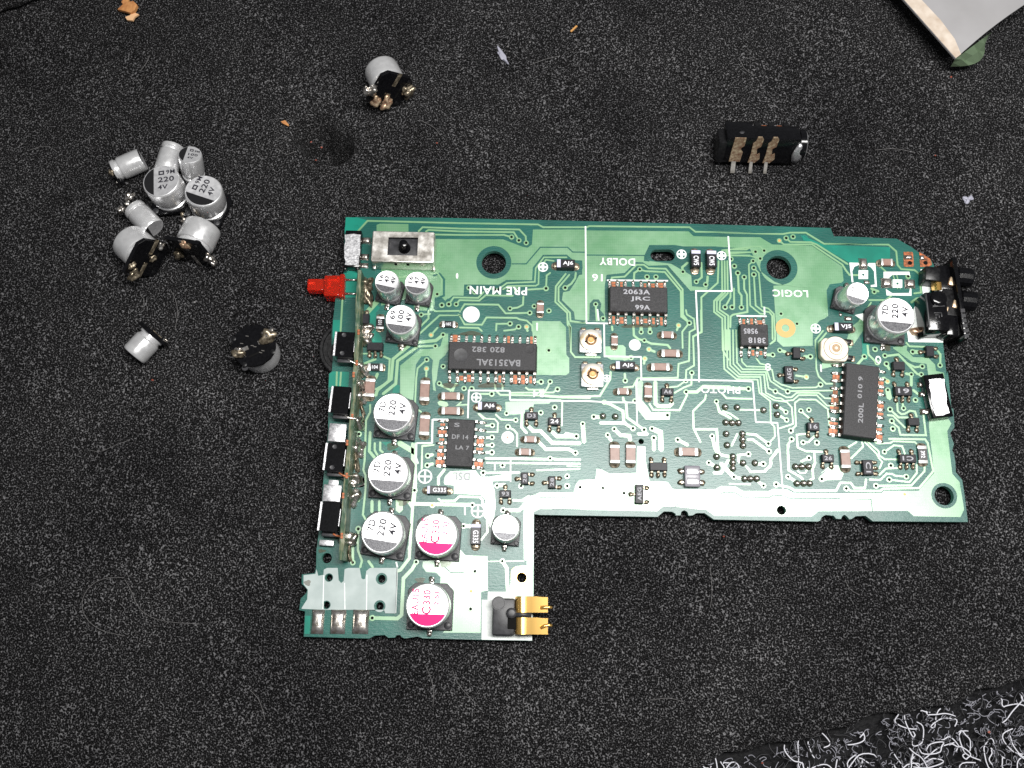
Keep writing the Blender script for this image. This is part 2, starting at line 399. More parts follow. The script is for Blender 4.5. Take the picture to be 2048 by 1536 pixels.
# pit in the foam gets its own finer patch of torn cells
def carpet_mesh():
    V = []; F = []; n = 60
    a = e0 - edir * 8 + eper * .5; ux = edir * 20; uy = -eper * 10
    for i in range(n + 1):
        for j in range(n + 1):
            p = a + ux * (i / n) + uy * (j / n)
            V.append((p.x, p.y, -.31 + .05 * math.sin(p.x * 5 + 1) * math.sin(p.y * 6) + .03 * random.uniform(-1, 1)))
    for i in range(n):
        for j in range(n):
            q = i * (n + 1) + j; F.append((q, q + 1, q + n + 2, q + n + 1))
    return mesh(V, F, 'carpet_black', None, True)
co = mk('carpet_floor', carpet_mesh()); co['kind'] = 'structure'; co['label'] = 'black looped carpet at the lower right corner'
def fibres(n, big, mk_, seed, r):
    rn = random.Random(seed); VV = []; FF = []
    for q in range(n):
        u = rn.uniform(-6.0, 9.0); vv = rn.uniform(.05, 3.2) if q % 3 else rn.uniform(.05, 1.4)
        c = e0 + edir * u - eper * vv; R_ = rn.uniform(.06, .22) * big; a0 = rn.uniform(0, 6.28); sw = rn.uniform(1.6, 6.2); asp = rn.uniform(.35, 1)
        lx, ly = rn.uniform(-.5, .5) * big, rn.uniform(-.3, .3) * big; rot = rn.uniform(0, 6.28); tz = rn.uniform(.1, .6); N = 18; P = []
        for i in range(N):
            t = a0 + sw * i / (N - 1); x = R_ * math.cos(t) * (1 + .3 * math.sin(2.3 * t + a0)) + lx * (i / N - .5); y = R_ * asp * math.sin(t * (1 + .12 * asp)) + ly * (i / N - .5)
            P.append(Vector((c.x + x * math.cos(rot) - y * math.sin(rot), c.y + x * math.sin(rot) + y * math.cos(rot), -.20 + .03 + tz * R_ * (1 + math.sin(t * .8 + a0)) * .6)))
        me = tube(P, r, mk_, 4); k = len(VV); VV += [tuple(v.co) for v in me.vertices]; FF += [tuple(i + k for i in p.vertices) for p in me.polygons]
        bpy.data.meshes.remove(me)
    return mesh(VV, FF, mk_, None, True)
o = mk('carpet_fibres', fibres(520, .95, 'fibre_white', 5, .0105))
tag(o, 'curly white fibre loops in the black carpet', 'fibres', kind='stuff')
o = mk('carpet_flecks', fibres(3200, .24, 'fibre_grey', 8, .0065))
tag(o, 'short white flecks scattered through the black carpet', 'flecks', kind='stuff')
o = mk('carpet_fluff', fibres(1500, .6, 'fibre_dark', 6, .0065))
tag(o, 'fine dark grey fluff lying in the black carpet', 'fluff', kind='stuff')
# foam offcut lying over the top left corner
q0, q1 = U(-40, 47, 0), U(170, -26, 0); od = (q1 - q0).normalized(); op_ = Vector((-od.y, od.x, 0))
V = []; F = []; N = 40
for i in range(N + 1):
    p = q0 - od * 2 + od * (6.5 * i / N) + op_ * (.02 * math.sin(i * 2.1))
    for (s, z) in ((.06, .02), (.0, .10), (.0, .22), (.08, .30), (.4, .33), (3, .34)): V.append((p.x + op_.x * s, p.y + op_.y * s, z))
for i in range(N):
    for j in range(5): a = i * 6 + j; F.append((a, a + 1, a + 7, a + 6)[::-1])
o = mk('foam_offcut', mesh(V, F, 'foam', None, True)); tag(o, 'raised black foam edge lying over the mat at the top left corner', 'foam sheet')

# ------------------------------------------------------------------ the circuit board: panel, copper, silkscreen
BO = U(1290, 800, 0)
board = empty('circuit_board', T(BO.x, BO.y, ZB0))
tag(board, 'green circuit board crowded with chips and silver capacitors lying on black foam', 'circuit board')
outline = multi('''A 720,75 B 0,85 C 0,120 D 0,50 1215,88 1225,120 1250,180 E 210,14 840,40 1000,130 1075,185 1150,225 1215,270 1250,330 1262,420
 1340,1110 1390,1536 J 1400,340 1412,420 1440,740 1465,760 1475,960 1428,1020 1440,1060 1470,1140 1450,1210 1470,1250 1485,1340 1490,1450 1560,1535
 K 1590,960 1622,1228 580,1220 500,1160 390,1165 350,1195 320,1198 300,1170 270,1150 245,1165 230,1195 180,1193 150,1160 60,1150 20,1175 0,1215
 L 1620,1333 480,1310 380,1240 290,1240 250,1265 205,1268 190,1225 155,1208 125,1225 115,1265 60,1265 M 1490,1140 1450,1115 1360,1112 1290,1172 0,1150
 S 1472,100 1466,1000 1450,1490 890,1480 250,1462 Q 1480,1306 1400,1278 1260,1300 1225,1285 1210,1262 1170,1262 1150,1290 1080,1292 1040,1262 930,1267 870,1300 150,1280 165,1002 100,988 118,862 180,800 190,765 165,735
 128,700 130,596 270,583 286,520 290,330 O 300,1250 330,1000 360,640 F 385,1500 420,1200 420,740 428,590 460,560 470,420 455,240 460,100 A 485,1100 500,960 575,940 590,640 598,190''')
OL = [U(x, y, ZB) for x, y in outline]
# through holes: centre, radius (photo px), clearance radius
HO = [('B', 590, 575, 140, 200), ('D', 645, 520, 141, 212), ('K', 1362, 940, 103, 137), ('L', 1222, 1210, 50, 54), ('Q', 403, 418, 54, 60),
      ('Q', 428, 632, 36, 44), ('Q', 1005, 645, 42, 60), ('Q', 400, 932, 36, 44), ('Q', 985, 945, 42, 60), ('D', 716, 1188, 44, 46), ('S', 1335, 797, 52, 54), ('M', 1110, 345, 30, 44)]
def hole_ring(h, k=3): c = bp(h[0], h[1], h[2]); return ring(c, h[k] * CMZ, 40)
slot = []
for i in range(24):
    a = 2 * math.pi * i / 24; s = 1 if math.cos(a) > 0 else -1
    c = bp('C', 907 + s * 66, 497); slot.append((c.x + 72 * CMZ * math.cos(a), c.y + 72 * CMZ * math.sin(a)))
me = fill2d([OL] + [hole_ring(h) for h in HO] + [slot], ZB0, ZB, 'laminate')
me.materials.append(M['panel_edge'])
for p in me.polygons:
    if abs(p.normal.z) < .5: p.material_index = 1
panel = mk('board_panel', me, None, board)
def wp(P): return [U(x, y, ZB) for x, y in P]
_zi = [0]
def zj(base, span=.0012, n=24): _zi[0] = (_zi[0] + 1) % n; return base + span * _zi[0] / n
def pour(s, mk_='masked_copper', z=.004, holes=(), name='copper_area'):
    P = wp(multi(s))
    me = fill2d([P] + list(holes), ZB - .002, ZB + zj(z, .0004), mk_) if holes else prism(P, ZB - .002, ZB + zj(z, .0004), mk_)
    return mk(name, me, None, panel)
def trace(s, wz=23, mk_='masked_trace', z=.0058, name='trace', re=True):
    return mk(name, ribbon(wp(multi(s)), wz * CMZ, ZB, ZB + zj(z), mk_, re), None, panel)
def dark(s, wz=None):
    if wz: return trace(s, wz, 'laminate', .0046, 'clearance')
    return pour(s, 'laminate', .0046, name='clearance')
slot_c = wp(multi('C 705,500 760,385 1040,385 1080,405 1075,560 990,592 770,590'))
# --- copper areas
pour('''B -70,318 690,322 900,402 960,415 1008,380 1020,215 1590,215 C 75,225 1190,235 1245,288 1600,297 D 0,185 440,190 570,268 1010,287 1340,512 1355,668 1330,690 1205,705 1168,772 1187,1050 1150,1080 1090,1105
 1020,1190 1015,1380 690,1390 625,1330 603,1000 585,722 700,715 600,680 440,560 330,320 C 1480,400 1100,400 1040,385 760,385 705,500 700,560 990,595 1220,722 1228,838 1400,850 1395,875 1210,888 960,605 750,612 690,575 610,570 490,690 290,712 270,840 275,1225
 B 1590,1212 1480,1202 1470,1120 1338,990 1350,902 1420,890 1480,800 1565,640 1560,555 1460,550 1390,490 1130,492 1018,632 1010,770 728,768 640,820 265,818 258,940 140,940 60,1000 20,960 -60,960 -60,1110 -280,1100 -300,960 A 1000,1050 1000,640 1560,640 1560,400 1530,330''',
     holes=[hole_ring(HO[0], 4), hole_ring(HO[1], 4)])
pour('C 705,500 760,385 1040,385 1190,410 1560,415 1640,410 1640,470 1560,560 1180,550 1080,590 990,592 770,590', 'laminate', .0046, holes=[slot], name='clearance')
pour('C 760,560 1000,592 1215,715 1228,838 1395,850 1400,872 1210,886 965,606 752,612', z=.005)
pour('G 1230,12 1540,15 1600,80 1605,380 1637,420 1637,580 1600,606 1270,602 1230,100')
pour('F 1430,320 1560,318 1650,290 1690,150 1735,150 1735,330 1700,390 1640,440 1620,560 1610,650 1590,700 1602,780 1570,772 1556,560 1568,440 1520,395 1440,400 1380,490 1362,760 1350,890 1208,815 1210,500')
pour('A 950,245 950,165 985,150 1300,155 1300,245')
pour('N 1045,20 1540,20 1530,40 1360,45 1350,95 1262,110 1262,150 1150,162 1090,160 1050,130')
pour('N 370,905 382,840 440,782 720,770 770,840 870,842 1100,803 1100,882 902,892 930,1000 940,1172 920,1300 880,1400 845,1300 800,1250 828,1100 780,1042 480,1030 482,940 380,930')
pour('''N 1300,1062 M 0,905 370,905 390,820 430,770 610,760 620,645 690,655 770,700 1060,690 1065,400 1155,400 1160,560 1200,780 1400,790 1450,862 1480,872 1865,872 L 400,987 500,980 560,945 720,950 800,1000 1080,1000 1130,975 1290,985 1350,1020 1865,1025
 K 260,916 675,910 700,887 1080,887 1252,690 1195,200 1195,112 1225,97 1410,100 1440,150 1395,232 1450,700 1530,790 1580,1090 1540,1175 1030,1165 960,1107 0,1110 L 1630,1220 1550,1280 490,1270 400,1207 M 1490,1062 1340,1066 1285,1110 0,1085
 S 1462,78 1462,1000 1220,1000 1208,950 1220,722 1270,672 1392,662 1392,612 1360,602 1355,200 1360,40 1385,0''', holes=[hole_ring(HO[2], 4), hole_ring(HO[3]), hole_ring(HO[10], 4)])
for s_, w_ in (('N 1280,1035 1800,1045', 9), ('N 1320,1077 1700,1077', 9), ('N 1330,1120 1720,1125', 8), ('M 0,960 400,963', 10), ('M 400,965 870,970', 9), ('M 0,1012 250,1015', 7), ('K -100,972 560,980 575,1108', 12),
             ('M 1290,985 1400,985', 10), ('M 1500,930 1505,1040 1480,1062 1340,1062', 8), ('L 560,1030 600,1012 720,1020 790,1066 1090,1070 1130,1045 1250,1050 1310,1080 1865,1082', 16),
             ('M 130,1085 480,1092', 8), ('M 630,610 700,660 760,690', 14), ('M 390,815 400,760 600,755', 16), ('M 1230,825 1450,862', 7), ('L 90,1040 92,1140 62,1172', 9)): dark(s_, w_)
pour('S 250,620 450,592 640,582 652,480 720,552 960,560 965,940 890,952 885,1402 470,1400 560,1300 565,980 440,860 445,790 392,742 290,737 246,680')
dark('S 490,680 560,742 700,742', 12)
pour('H 490,400 550,400 650,385 692,385 720,412 720,547 560,547 490,505')
pour('H 840,800 882,768 912,790 900,990 960,1060 1000,1120 1212,1118 1202,1206 940,1206 840,1080')
trace('H 1045,790 1047,1030 1078,1055 1200,1055 1235,1020', 48)
pour('K 0,700 112,608 200,608 258,700 230,766 80,770 20,790 L 1650,885 1640,840 1760,740')
pour('J 800,80 960,60 950,112 1022,190 1180,190 1262,270 1272,340 1360,360 1366,418 1190,412 1168,262 1008,242 800,92')
pour('J 20,215 200,225 210,275 20,320')
pour('D 1430,1180 1560,1080 1600,1170 1490,1330 1380,1350')
pour('E 190,1230 350,1090 420,1130 340,1240')
# --- bright laminate showing no copper behind
for s_ in ('A 612,80 735,82 845,112 738,235 602,240', 'F 472,0 568,0 545,190 470,240', 'F 432,590 470,565 650,570 640,735 425,738', 'A 890,1000 990,1070 940,1130 950,1330 1010,1400 1000,1530 850,1500 880,1340 860,1260 880,1120',
           'D 880,165 1150,275 1865,300 1865,470 1420,470 1060,265 930,235', 'A 598,670 735,670 730,960 600,960', 'O 1000,130 1100,130 1200,210 1120,230', 'F 1150,700 1205,720 1200,800 1120,800',
           'D 1560,1290 1650,1290 1620,1536 1560,1536', 'Q 165,1050 225,1050 215,1250 160,1250'):
    pour(s_, 'bright_laminate', .0030, name='bare_laminate')
# --- clearances inside the big area
for s_, w_ in (('B 790,592 945,592 1100,410 1400,410 1455,462 1600,464 C 70,495 705,500', 16), ('C 110,1210 115,1030 150,990 200,990 225,1030 215,1090 170,1180', 20),
               ('A 1575,720 1640,700 1690,760 1688,940 1600,975', 26), ('A 1560,1000 1575,1085 1640,1100 1730,985 1865,960', 26), ('A 1400,1165 1500,1165 1520,1060', 22)): dark(s_, w_)
dark('C 120,1215 120,1030 150,985 205,985 230,1040 222,1100 260,1140 270,1215')
dark('B 1130,545 1250,560 1220,690 1500,690 1520,580 1560,600 1560,710 1300,740 1230,720 1150,740 1100,660')
# --- traces
TR = '''A 735,245 850,120 1865,145 B 1075,160 1130,190 1590,190 C 75,190 100,178 1200,190 1265,240 1865,250 D 0,147 690,155 770,140 940,140 1140,262 1780,266 E 40,97 750,107 835,180 850,330 890,376 1035,386 1090,430 1108,632 1030,642
A 1410,235 1455,190 1865,205 B 870,215 940,290 945,362|A 1490,238 1520,220 1865,236 B 810,245 865,335|A 1590,270 1865,275 B 700,275 785,298
A 555,1330 578,940|A 1540,700 1620,695 1665,760 1662,890 1615,925@20|A 1560,880 1565,1090 1595,1112 1865,1107 B 220,1110 270,1035 640,1040 720,1135 985,1130|A 1520,1100 1520,1190 1400,1310
A 1420,1360 1640,1157 1865,1156 B 210,1152 270,1256 460,1260 510,1180 840,1185 870,1200 950,1215 1012,1270 1015,1330|A 1200,740 1290,735@30|A 1440,1150 1540,1140|A 1548,1372 1620,1290|A 850,1120 960,1000@60
B 1390,520 1140,520 1050,640 1040,790 735,802 645,866 480,868@20|B 1250,560 1160,548 1085,650 1080,815 1050,832 745,836 690,872@20|B 965,875 1163,862|B 1163,862 1170,720 1210,690|B 1373,855 1440,810 1482,750 1490,690@26
B 1380,700 1270,840 1265,1010 1395,1130 1400,1260 1425,1290 1425,1536 H 95,130 115,190 118,460 165,518 440,520|B 1420,710 1300,850 1300,1000 1425,1130 1430,1220 1590,1236 H 110,140 280,140
B 97,1035 150,960 420,965 480,900|B 178,1035 215,990 430,995 500,936 800,942|B 915,950 910,1040 850,1072 768,1083|B 615,1325 620,1250 768,1248|B 700,1325 820,1312 862,1283|B 950,1283 960,1330@30|B 215,1290 420,1295 460,1330
C 172,1035 185,1215@26|C 340,775 350,742 490,732 620,602 700,602 750,640 940,646 1125,872 1130,1150 1198,1240|C 590,775 595,692 655,652@26|C 655,655 720,672 930,682 1105,892 1110,1172 1180,1225|C 735,735 735,775@36|C 832,735 832,775@36
C 1180,580 1120,630 1128,680@30|C 1330,580 1335,740 1275,788@26|C 1400,730 1395,790 1378,820@30
C 1555,560 1560,910 1470,1000 1470,1120 1560,1190 1565,1536 D 92,1536|C 1585,560 1590,910 1500,1000 1500,1110 1590,1172 1595,1536|C 1615,560 1620,915 1535,1000 1530,1096 1625,1160 1625,1536|C 1650,900 1650,960 1590,1068|C 1688,860 1690,1060 1668,1068|C 1520,560 1510,800 1330,960 1335,1340 1240,1390 1245,1536
C 1555,445 1600,440 1865,410|C 1590,465 1865,465|C 1600,500 1865,500
D 195,583 205,790 235,830 235,960@26|D 262,628 265,760 295,820 300,1010 140,1040 115,1062 112,1180@24|D 362,452 315,492 330,940 440,1030 480,1032@20|D 370,527 425,582 455,950 530,972 590,1032 605,1312 550,1362@20|D 370,600 390,940 470,1000 540,1012 572,1052 576,1310@22
D 60,350 110,326 290,326 345,292 440,292 483,338@20|D 70,372 300,357 388,350@20|D 110,387 330,396 440,425@20|D 650,228 700,270 1010,270 1340,490 1385,560 1420,604 1520,606@24|D 725,200 770,242 1000,246 1060,270 1400,486@24
D 655,1430 720,1450@36|D 577,1480 520,1480@36|D 990,1500 920,1500@36|D 1130,1215 1045,1320 1050,1536 I 1375,130 1385,430 1410,510 1490,590 1560,590@22|D 1165,1240 1080,1340 1085,1420@22
E 535,715 720,715 780,670|E 430,950 560,740@20|E 1000,740 1060,700 1120,690@30|E 640,330 720,400@20|E 800,440 850,590@16|E 840,440 880,590@16|E 560,590 640,620@30
F 1400,247 1600,226 1680,165@40|F 1390,292 1595,283@30|F 1330,265 1130,430 1110,650 960,770 942,830@36|F 1390,302 1180,450 1160,700 1020,812@36|F 940,762 1080,680 1095,430 1030,402@25|F 1500,437 1400,530 1385,640 1370,960 1440,1010@22|F 1497,535 1495,622@24
F 1638,697 1700,742 1760,772|F 1760,782 1860,660|F 880,930 880,1010 835,1100 820,1536 O 805,440 830,500 830,640 800,930 830,982@24|F 880,1230 870,1440 930,1512@34|F 930,1350 930,1430 960,1482@26|F 990,1340 990,1430 1020,1452@26|F 1200,1350 1370,1452@62
F 510,720 515,570|F 550,720 560,575|F 800,370 900,370@20|F 780,500 860,460 940,430@30|F 960,590 940,640@36
G 1285,680 1328,680@30|G 1427,678 1400,742 1340,830|G 1160,742 1190,766 1360,766|G 820,700 830,772 880,822 1365,831|G 905,700 905,772|G 985,800 1460,796 1508,762|G 985,876 1540,881 1560,900 1555,1160|G 1370,832 1540,846 1865,852@34|G 660,812 787,812|G 390,700 360,782|G 345,772 230,722 213,697
G 1785,1140 1800,1340@50|G 450,905 410,935 520,930@20|G 215,910 290,930@60|G 640,1030 700,1090@22
N 830,282 905,280@26|N 840,350 960,350 965,250 930,210 830,205 760,150@20|N 940,160 1000,215 1160,220@24|N 835,415 898,410@32|N 835,497 898,495@32|N 835,575 898,577@32|N 1072,295 1140,330 1175,370 1175,510@24|N 1230,150 1225,300 1280,362@36|N 1300,290 1350,340 1430,340 1560,470 1865,476@46
N 1560,350 1610,400 1827,400@46|N 1410,460 1490,540 1740,540 1815,580@40|N 830,640 1500,650 1535,640 1590,650 1865,656@30|N 840,690 1865,701@24|N 803,800 1200,796@26|N 1390,772 1860,756@22|N 1720,725 1865,730@12|N 380,762 312,850 312,930@34
N 310,1085 340,1106 490,1106 540,1060 770,1066 795,1100 795,1170@26|N 45,1140 640,1150 685,1152@42|N 1023,1210 1200,1210 1290,1110 1300,1060@42|N 1130,1100 1230,1106 1300,1060@30|N 60,480 60,940 45,1130@36|N 197,612 250,600@40|N 190,718 250,700@40|N 955,940 1040,930@40|N 588,1383 660,1380@40
N 240,470 70,475@20|N 135,500 260,495@20|N 135,500 125,760@20|N 860,1110 870,1300@30|N 800,1250 845,1300 850,1450 780,1536@24
H 570,180 575,225@26|H 805,180 810,280 860,322 923,335 1000,370 1180,386 1210,422@28|H 890,190 890,240@40|H 985,190 985,240@40|H 1300,170 1280,225@26|H 1417,143 1340,240 1345,420@22|H 1340,0 1345,70 1417,143@22|H 1380,0 1390,50 1470,100 1480,210 1420,242 1415,560 1300,592 1290,745 850,751 800,842 700,851@22
H 1545,0 1550,240 1460,290 1470,610 1385,660 1378,778@22|H 1445,690 1440,820 1360,850 1255,910@24|H 1378,778 1290,840 1200,850@22|H 1383,900 1500,900 1570,840 1865,846@40|H 1395,930 1310,1100 1020,1095 980,1030@26|H 1600,930 1590,980 1460,1110 1465,1300 1540,1450@26|H 1470,1310 1720,1310 1735,1536@28
H 975,432 1040,460@30|H 930,535 920,592@30|H 778,523 700,545@30|H 715,777 710,700@30|H 555,680 550,760 435,945 0,951@28|H 485,1012 560,1040 690,1110 700,1240 800,1300@36|H 690,960 700,1000 725,1022 735,1180 922,1315@32|H 370,1173 430,1175@46|H 440,1240 720,1240@40|H 250,1250 265,1400@40
H 595,1308 660,1372 760,1382 770,1432@46|H 523,1373 560,1432@40|H 1008,1303 1100,1342 1110,1536@60|H 1028,1405 1030,1536@46|H 1290,1425 1400,1482@40|H 1715,1005 1750,1110 1865,1180@26|H 180,1385 60,1360@44|H 855,1360 960,1360@40
I 360,0 375,430 510,540 740,546 760,690 880,782 885,1020 925,1062 930,1170 858,1248@20|I 400,0 410,410 530,515 770,516 785,690 920,771 1060,790 1115,850 1130,1030 980,1080@20|I 435,0 440,390 545,490 810,491 830,690 940,746 1000,751 1040,780 1130,770 1190,716 1390,716 1500,830 1580,831@20
I 470,0 475,375 560,461 830,462 860,640 935,675 1060,740 1110,740 1170,690 1410,691 1480,750 1580,751@20|I 505,0 515,360 575,432 840,433 880,560 1000,640 1070,672 1580,664@20|I 565,310 570,350 620,401 840,406 900,440 920,550 1000,600 1120,635 1380,631 1430,600@20
I 725,310 770,370 840,386@20|I 885,150 930,120 935,0@20|I 850,275 905,275@34|I 982,225 1050,246@30|I 1318,292 1260,300@34|I 1160,500 1275,517@26|I 1380,766 1200,762 1150,800 1160,1050 1105,1105@22|I 1380,766 1510,870 1530,1060 1570,1081 1640,1080@22
I 290,787 320,900 450,972@30|I 360,890 440,920 530,982@24|I 545,875 770,881@24|I 640,647 130,627@40|I 345,690 400,750 680,756@24|I 980,850 1050,900@32|I 980,940 1058,987@32|I 620,1140 720,1150 858,1248@32|I 630,1205 690,1205 865,1332@32|I 455,1270 520,1140@26|I 1215,887 1310,972@24|I 1113,1200 1070,1262 1085,1536@26
I 1270,1140 1170,1150 1180,1290 1270,1331 1450,1336@24|I 1370,1160 1300,1230 1240,1235@24|I 1360,1340 1370,1462 1340,1536@26|I 1303,1405 1220,1442@30|I 640,1362 540,1370 530,1442@26|I 740,1470 803,1470@36|I 600,1480 650,1536@26|I 960,1310 880,1420 880,1500 820,1536@26|I 243,1163 270,1290 300,1352@40|I 340,1370 440,1392@34|I 60,1090 290,1090 310,1340 360,1380@28
L 1300,500 1290,550 1300,770 1440,850 1460,882@26|L 1580,600 1590,690 1560,740 1570,860 1530,882@26|L 1400,780 1430,802 1480,801 1500,770@20|L 1163,927 1310,960 1360,991 1820,996 1865,910 K 220,800 335,800 375,856 490,856 505,760@26|L 850,740 880,790 1040,786 1110,700 1105,650 1190,550@26
L 740,600 760,690@24|L 650,920 880,926@20|L 700,845 780,862@34|L 970,900 1025,940@36|L 480,800 560,801 640,660@36|L 1295,842 1370,890@34|L 425,690 480,720@40|L 560,700 700,845@50
J 400,280 485,185@30|J 520,60 530,160 600,230@26|J 715,178 860,160 1060,370 1105,387@28|J 727,265 760,322@34|J 945,250 1040,300 1120,290@26|J 1290,120 1320,160 1317,280@26|J 1017,130 1100,135@48|J 945,30 980,70 1150,76@24|J 940,370 1000,380 1000,500@34|J 1020,550 1070,592@30|J 845,690 850,780 890,815 930,810 985,776 1040,786 1060,842@24
J 767,762 860,850 960,851@26|J 740,826 800,831 930,962@24|J 785,890 820,930 860,960 880,1041 1160,1046 1135,830@24|J 755,1085 1150,1090 1180,1130 1240,1440 1085,1625 690,1632 660,1656 340,1656 287,1630@26|J 310,1175 400,1120@24|J 340,1300 470,1170 460,1120@24|J 490,1120 620,1250 640,1290 680,1340 650,1410@22|J 520,1115 640,1220 650,1270 710,1310 850,1311@22
J 600,1120 630,1136 770,1131 800,1111 1040,1121 1060,1142@22|J 705,1228 810,1156 900,1166 930,1250@24|J 650,1480 720,1411 860,1406@22|J 540,1531 660,1536 730,1466 790,1471 830,1491 945,1500@24|J 1060,1370 1060,1460 980,1560 760,1533@24|J 1145,1370 1145,1440 1000,1596 612,1600@24|J 742,550 760,640@60|J 915,750 900,680@26|J 690,420 738,455@50
Q 1385,460 1340,540 1245,640 1225,1040 1180,1081 903,1075@40|Q 750,100 745,330 790,450 770,520@26|Q 690,205 690,465@30|Q 860,450 910,520@30|Q 1310,290 1310,420 1210,550 1170,562@36|O 1310,1390 1330,1080 1345,850 1345,150@36|O 1290,770 1340,840@40|O 700,740 740,762@60|O 720,60 757,48@40|O 900,780 900,900@36|O 980,780 980,890@30|O 1200,770 1200,880@80|O 1450,420 1450,180 1580,165@20
S 1123,617 1170,690 1185,1000@40|S 960,620 1360,615@14|S 697,230 780,235@40|S 1130,58 1300,60 1385,0@40'''
for line in TR.replace('\n', '|').split('|'):
    if '@' in line: s_, w_ = line.split('@'); trace(s_, float(w_))
    else: trace(line)
# --- plated holes, their shaded bores painted as flat black discs
VI = '''B 785,298 865,335 945,362 318,855 380,900 760,880 840,880 1163,862 1373,855 97,1035 178,1035 20,1045 768,1083 985,1130 1033,1057 1195,1107 768,1248 862,1283
A 1615,925 1660,1045 1440,1150 1680,1370 1595,1495
C 655,652 735,735 832,735 1128,680 1275,788 1378,820 172,1035 253,1190 1655,540 1692,617 1730,693 1800,738 1590,1068 1668,1068 1770,1070 1198,1240 670,1340 768,1340 705,1433
D 725,200 800,185 388,350 483,338 440,425 362,452 370,527 370,600 668,1030 843,1140 655,1430 577,1480 990,1500 1700,1420 1807,1490 1690,790
E 592,620 605,1255 485,1335 715,1328 727,1415 627,1400 1015,1283 1315,1430 1120,1443 1000,1530 1110,1530 965,455 1120,692
F 1500,437 1680,510 1638,697 757,1252 1512,1490
G 1413,335 1328,680 1427,678 1508,762 483,752 567,755 787,812 950,1025 1050,1098 793,1157 965,1173 790,1288 790,1373 788,1453 1477,960 1325,1018 1785,1140 1715,1277 1705,1457 1427,1520
N 197,612 190,718 50,992 685,1152 1023,1210 588,1383 955,940 803,800 1015,718 1725,838 1725,943 1217,945
H 890,240 985,240 923,335 1417,143 778,523 715,777 485,1012 823,1000 1378,778 1445,690 1383,900 1178,1155 370,1173 595,1308 800,1300 922,1315 1008,1303 523,1373 1028,1405 1290,1425 1715,1005 1668,1385
I 640,647 905,273 982,225 1318,292 1430,600 935,675 1070,675 1050,900 1058,987 1105,1105 1113,1200 1215,887 1303,877 1240,1235 1390,1237 1303,1405 858,1248 865,1332 640,1362 803,1470 205,1457
L 700,845 1025,940 1163,927 1295,842 1663,868
M 440,848 690,856 920,913
J 742,550 1045,660 915,750 767,762 785,890 797,975 705,1228 775,1378 945,1500 758,1532
K 612,832 287,862
O 740,762 750,1085 690,1455 1385,1448
Q 903,1075
S 823,727 775,1140 1123,617 1183,1000 1293,925 1385,927 697,230 1130,58'''
def via_mesh(ro, ri, a, b):
    n = 16; V = []; F = []; MI = []
    for (r, z) in ((ro, .0), (ro - .003, .0082), (ri, .0085), (ri, .0078)):
        V += [(r * math.cos(2 * math.pi * i / n), r * math.sin(2 * math.pi * i / n), z) for i in range(n)]
    for j in range(3):
        for i in range(n): F.append((j * n + i, j * n + (i + 1) % n, (j + 1) * n + (i + 1) % n, (j + 1) * n + i)); MI.append(0 if j < 2 else 1)
    F.append(tuple(3 * n + i for i in range(n))); MI.append(1)
    return mesh(V, F, [a, b], MI)
vmesh = via_mesh(33 * CMZ, 15.5 * CMZ, 'masked_trace', 'recess_shade'); vgold = via_mesh(32 * CMZ, 15 * CMZ, 'masked_trace', 'gold_pad')
seen = []
def via(r, x, y, me=vmesh, s=1):
    p = bp(r, x, y)
    if any((p - q).length < .055 for q in seen): return
    seen.append(p); mk('via', me, T(p.x, p.y, ZB) @ Matrix.Scale(s, 4), panel)
for line in VI.split('\n'):
    r = line.split()[0]
    for t in line.split()[1:]: via(r, *map(float, t.split(',')), s=random.uniform(.92, 1.06))
for r, x, y in (('A', 1548, 1372), ('H', 1300, 170), ('H', 975, 432), ('H', 930, 535), ('I', 1275, 517), ('J', 738, 455), ('F', 1497, 535), ('D', 650, 228), ('B', 950, 1283), ('N', 245, 1155), ('K', 925, 925), ('S', 780, 945)): via(r, x, y, vgold)
# --- silkscreen
def silk(s, wz=20): return mk('silk_line', ribbon(wp(multi(s)), wz * CMZ, ZB, ZB + zj(.0095, .0006), 'silkscreen', False), None, panel)
for s_ in ('C 60,180 70,1240', 'C 65,1242 310,1246', 'H 483,140 487,510', 'H 480,510 890,516', 'H 887,510 892,762', 'H 880,765 1530,770 1865,776 I 685,566', 'I 685,560 720,1010', 'I 715,1010 960,1020', 'I 957,1015 998,1536 L 1240,1050',
           'C 1625,290 1665,895', 'C 1668,890 1262,890', 'C 1270,890 1300,1536 H 1525,795', 'G 525,1080 535,770', 'G 530,774 985,778', 'G 984,775 987,880', 'G 985,884 1550,888 1865,892 H 490,1012 840,1017', 'H 850,760 835,810 845,1250', 'B 1065,1240 1065,1325',
           'D 485,955 488,1040', 'C 190,1090 205,1215', 'F 1735,1096 1568,1096', 'F 1566,1090 1560,1350', 'F 1565,1352 1388,1352', 'F 1388,1350 1384,1510 N 90,700', 'N 930,680 930,775', 'N 1103,650 1103,900', 'N 600,1150 603,1265', 'I 1432,380 1438,460', 'Q 1165,460 1180,520', 'N 415,214 250,214', 'N 246,214 240,470',
           'C 295,772 965,778', 'D 180,1052 510,1058', 'A 1550,820 1545,1010'): silk(s_, 20 if len(s_) > 14 else 14)
def silk_poly(s, z=.0095, mk_='silkscreen', name='silk_patch', holes=()):
    P = wp(multi(s)); return mk(name, fill2d([P] + list(holes), ZB, ZB + zj(z, .0006), mk_) if holes else prism(P, ZB, ZB + zj(z, .0006), mk_), None, panel)
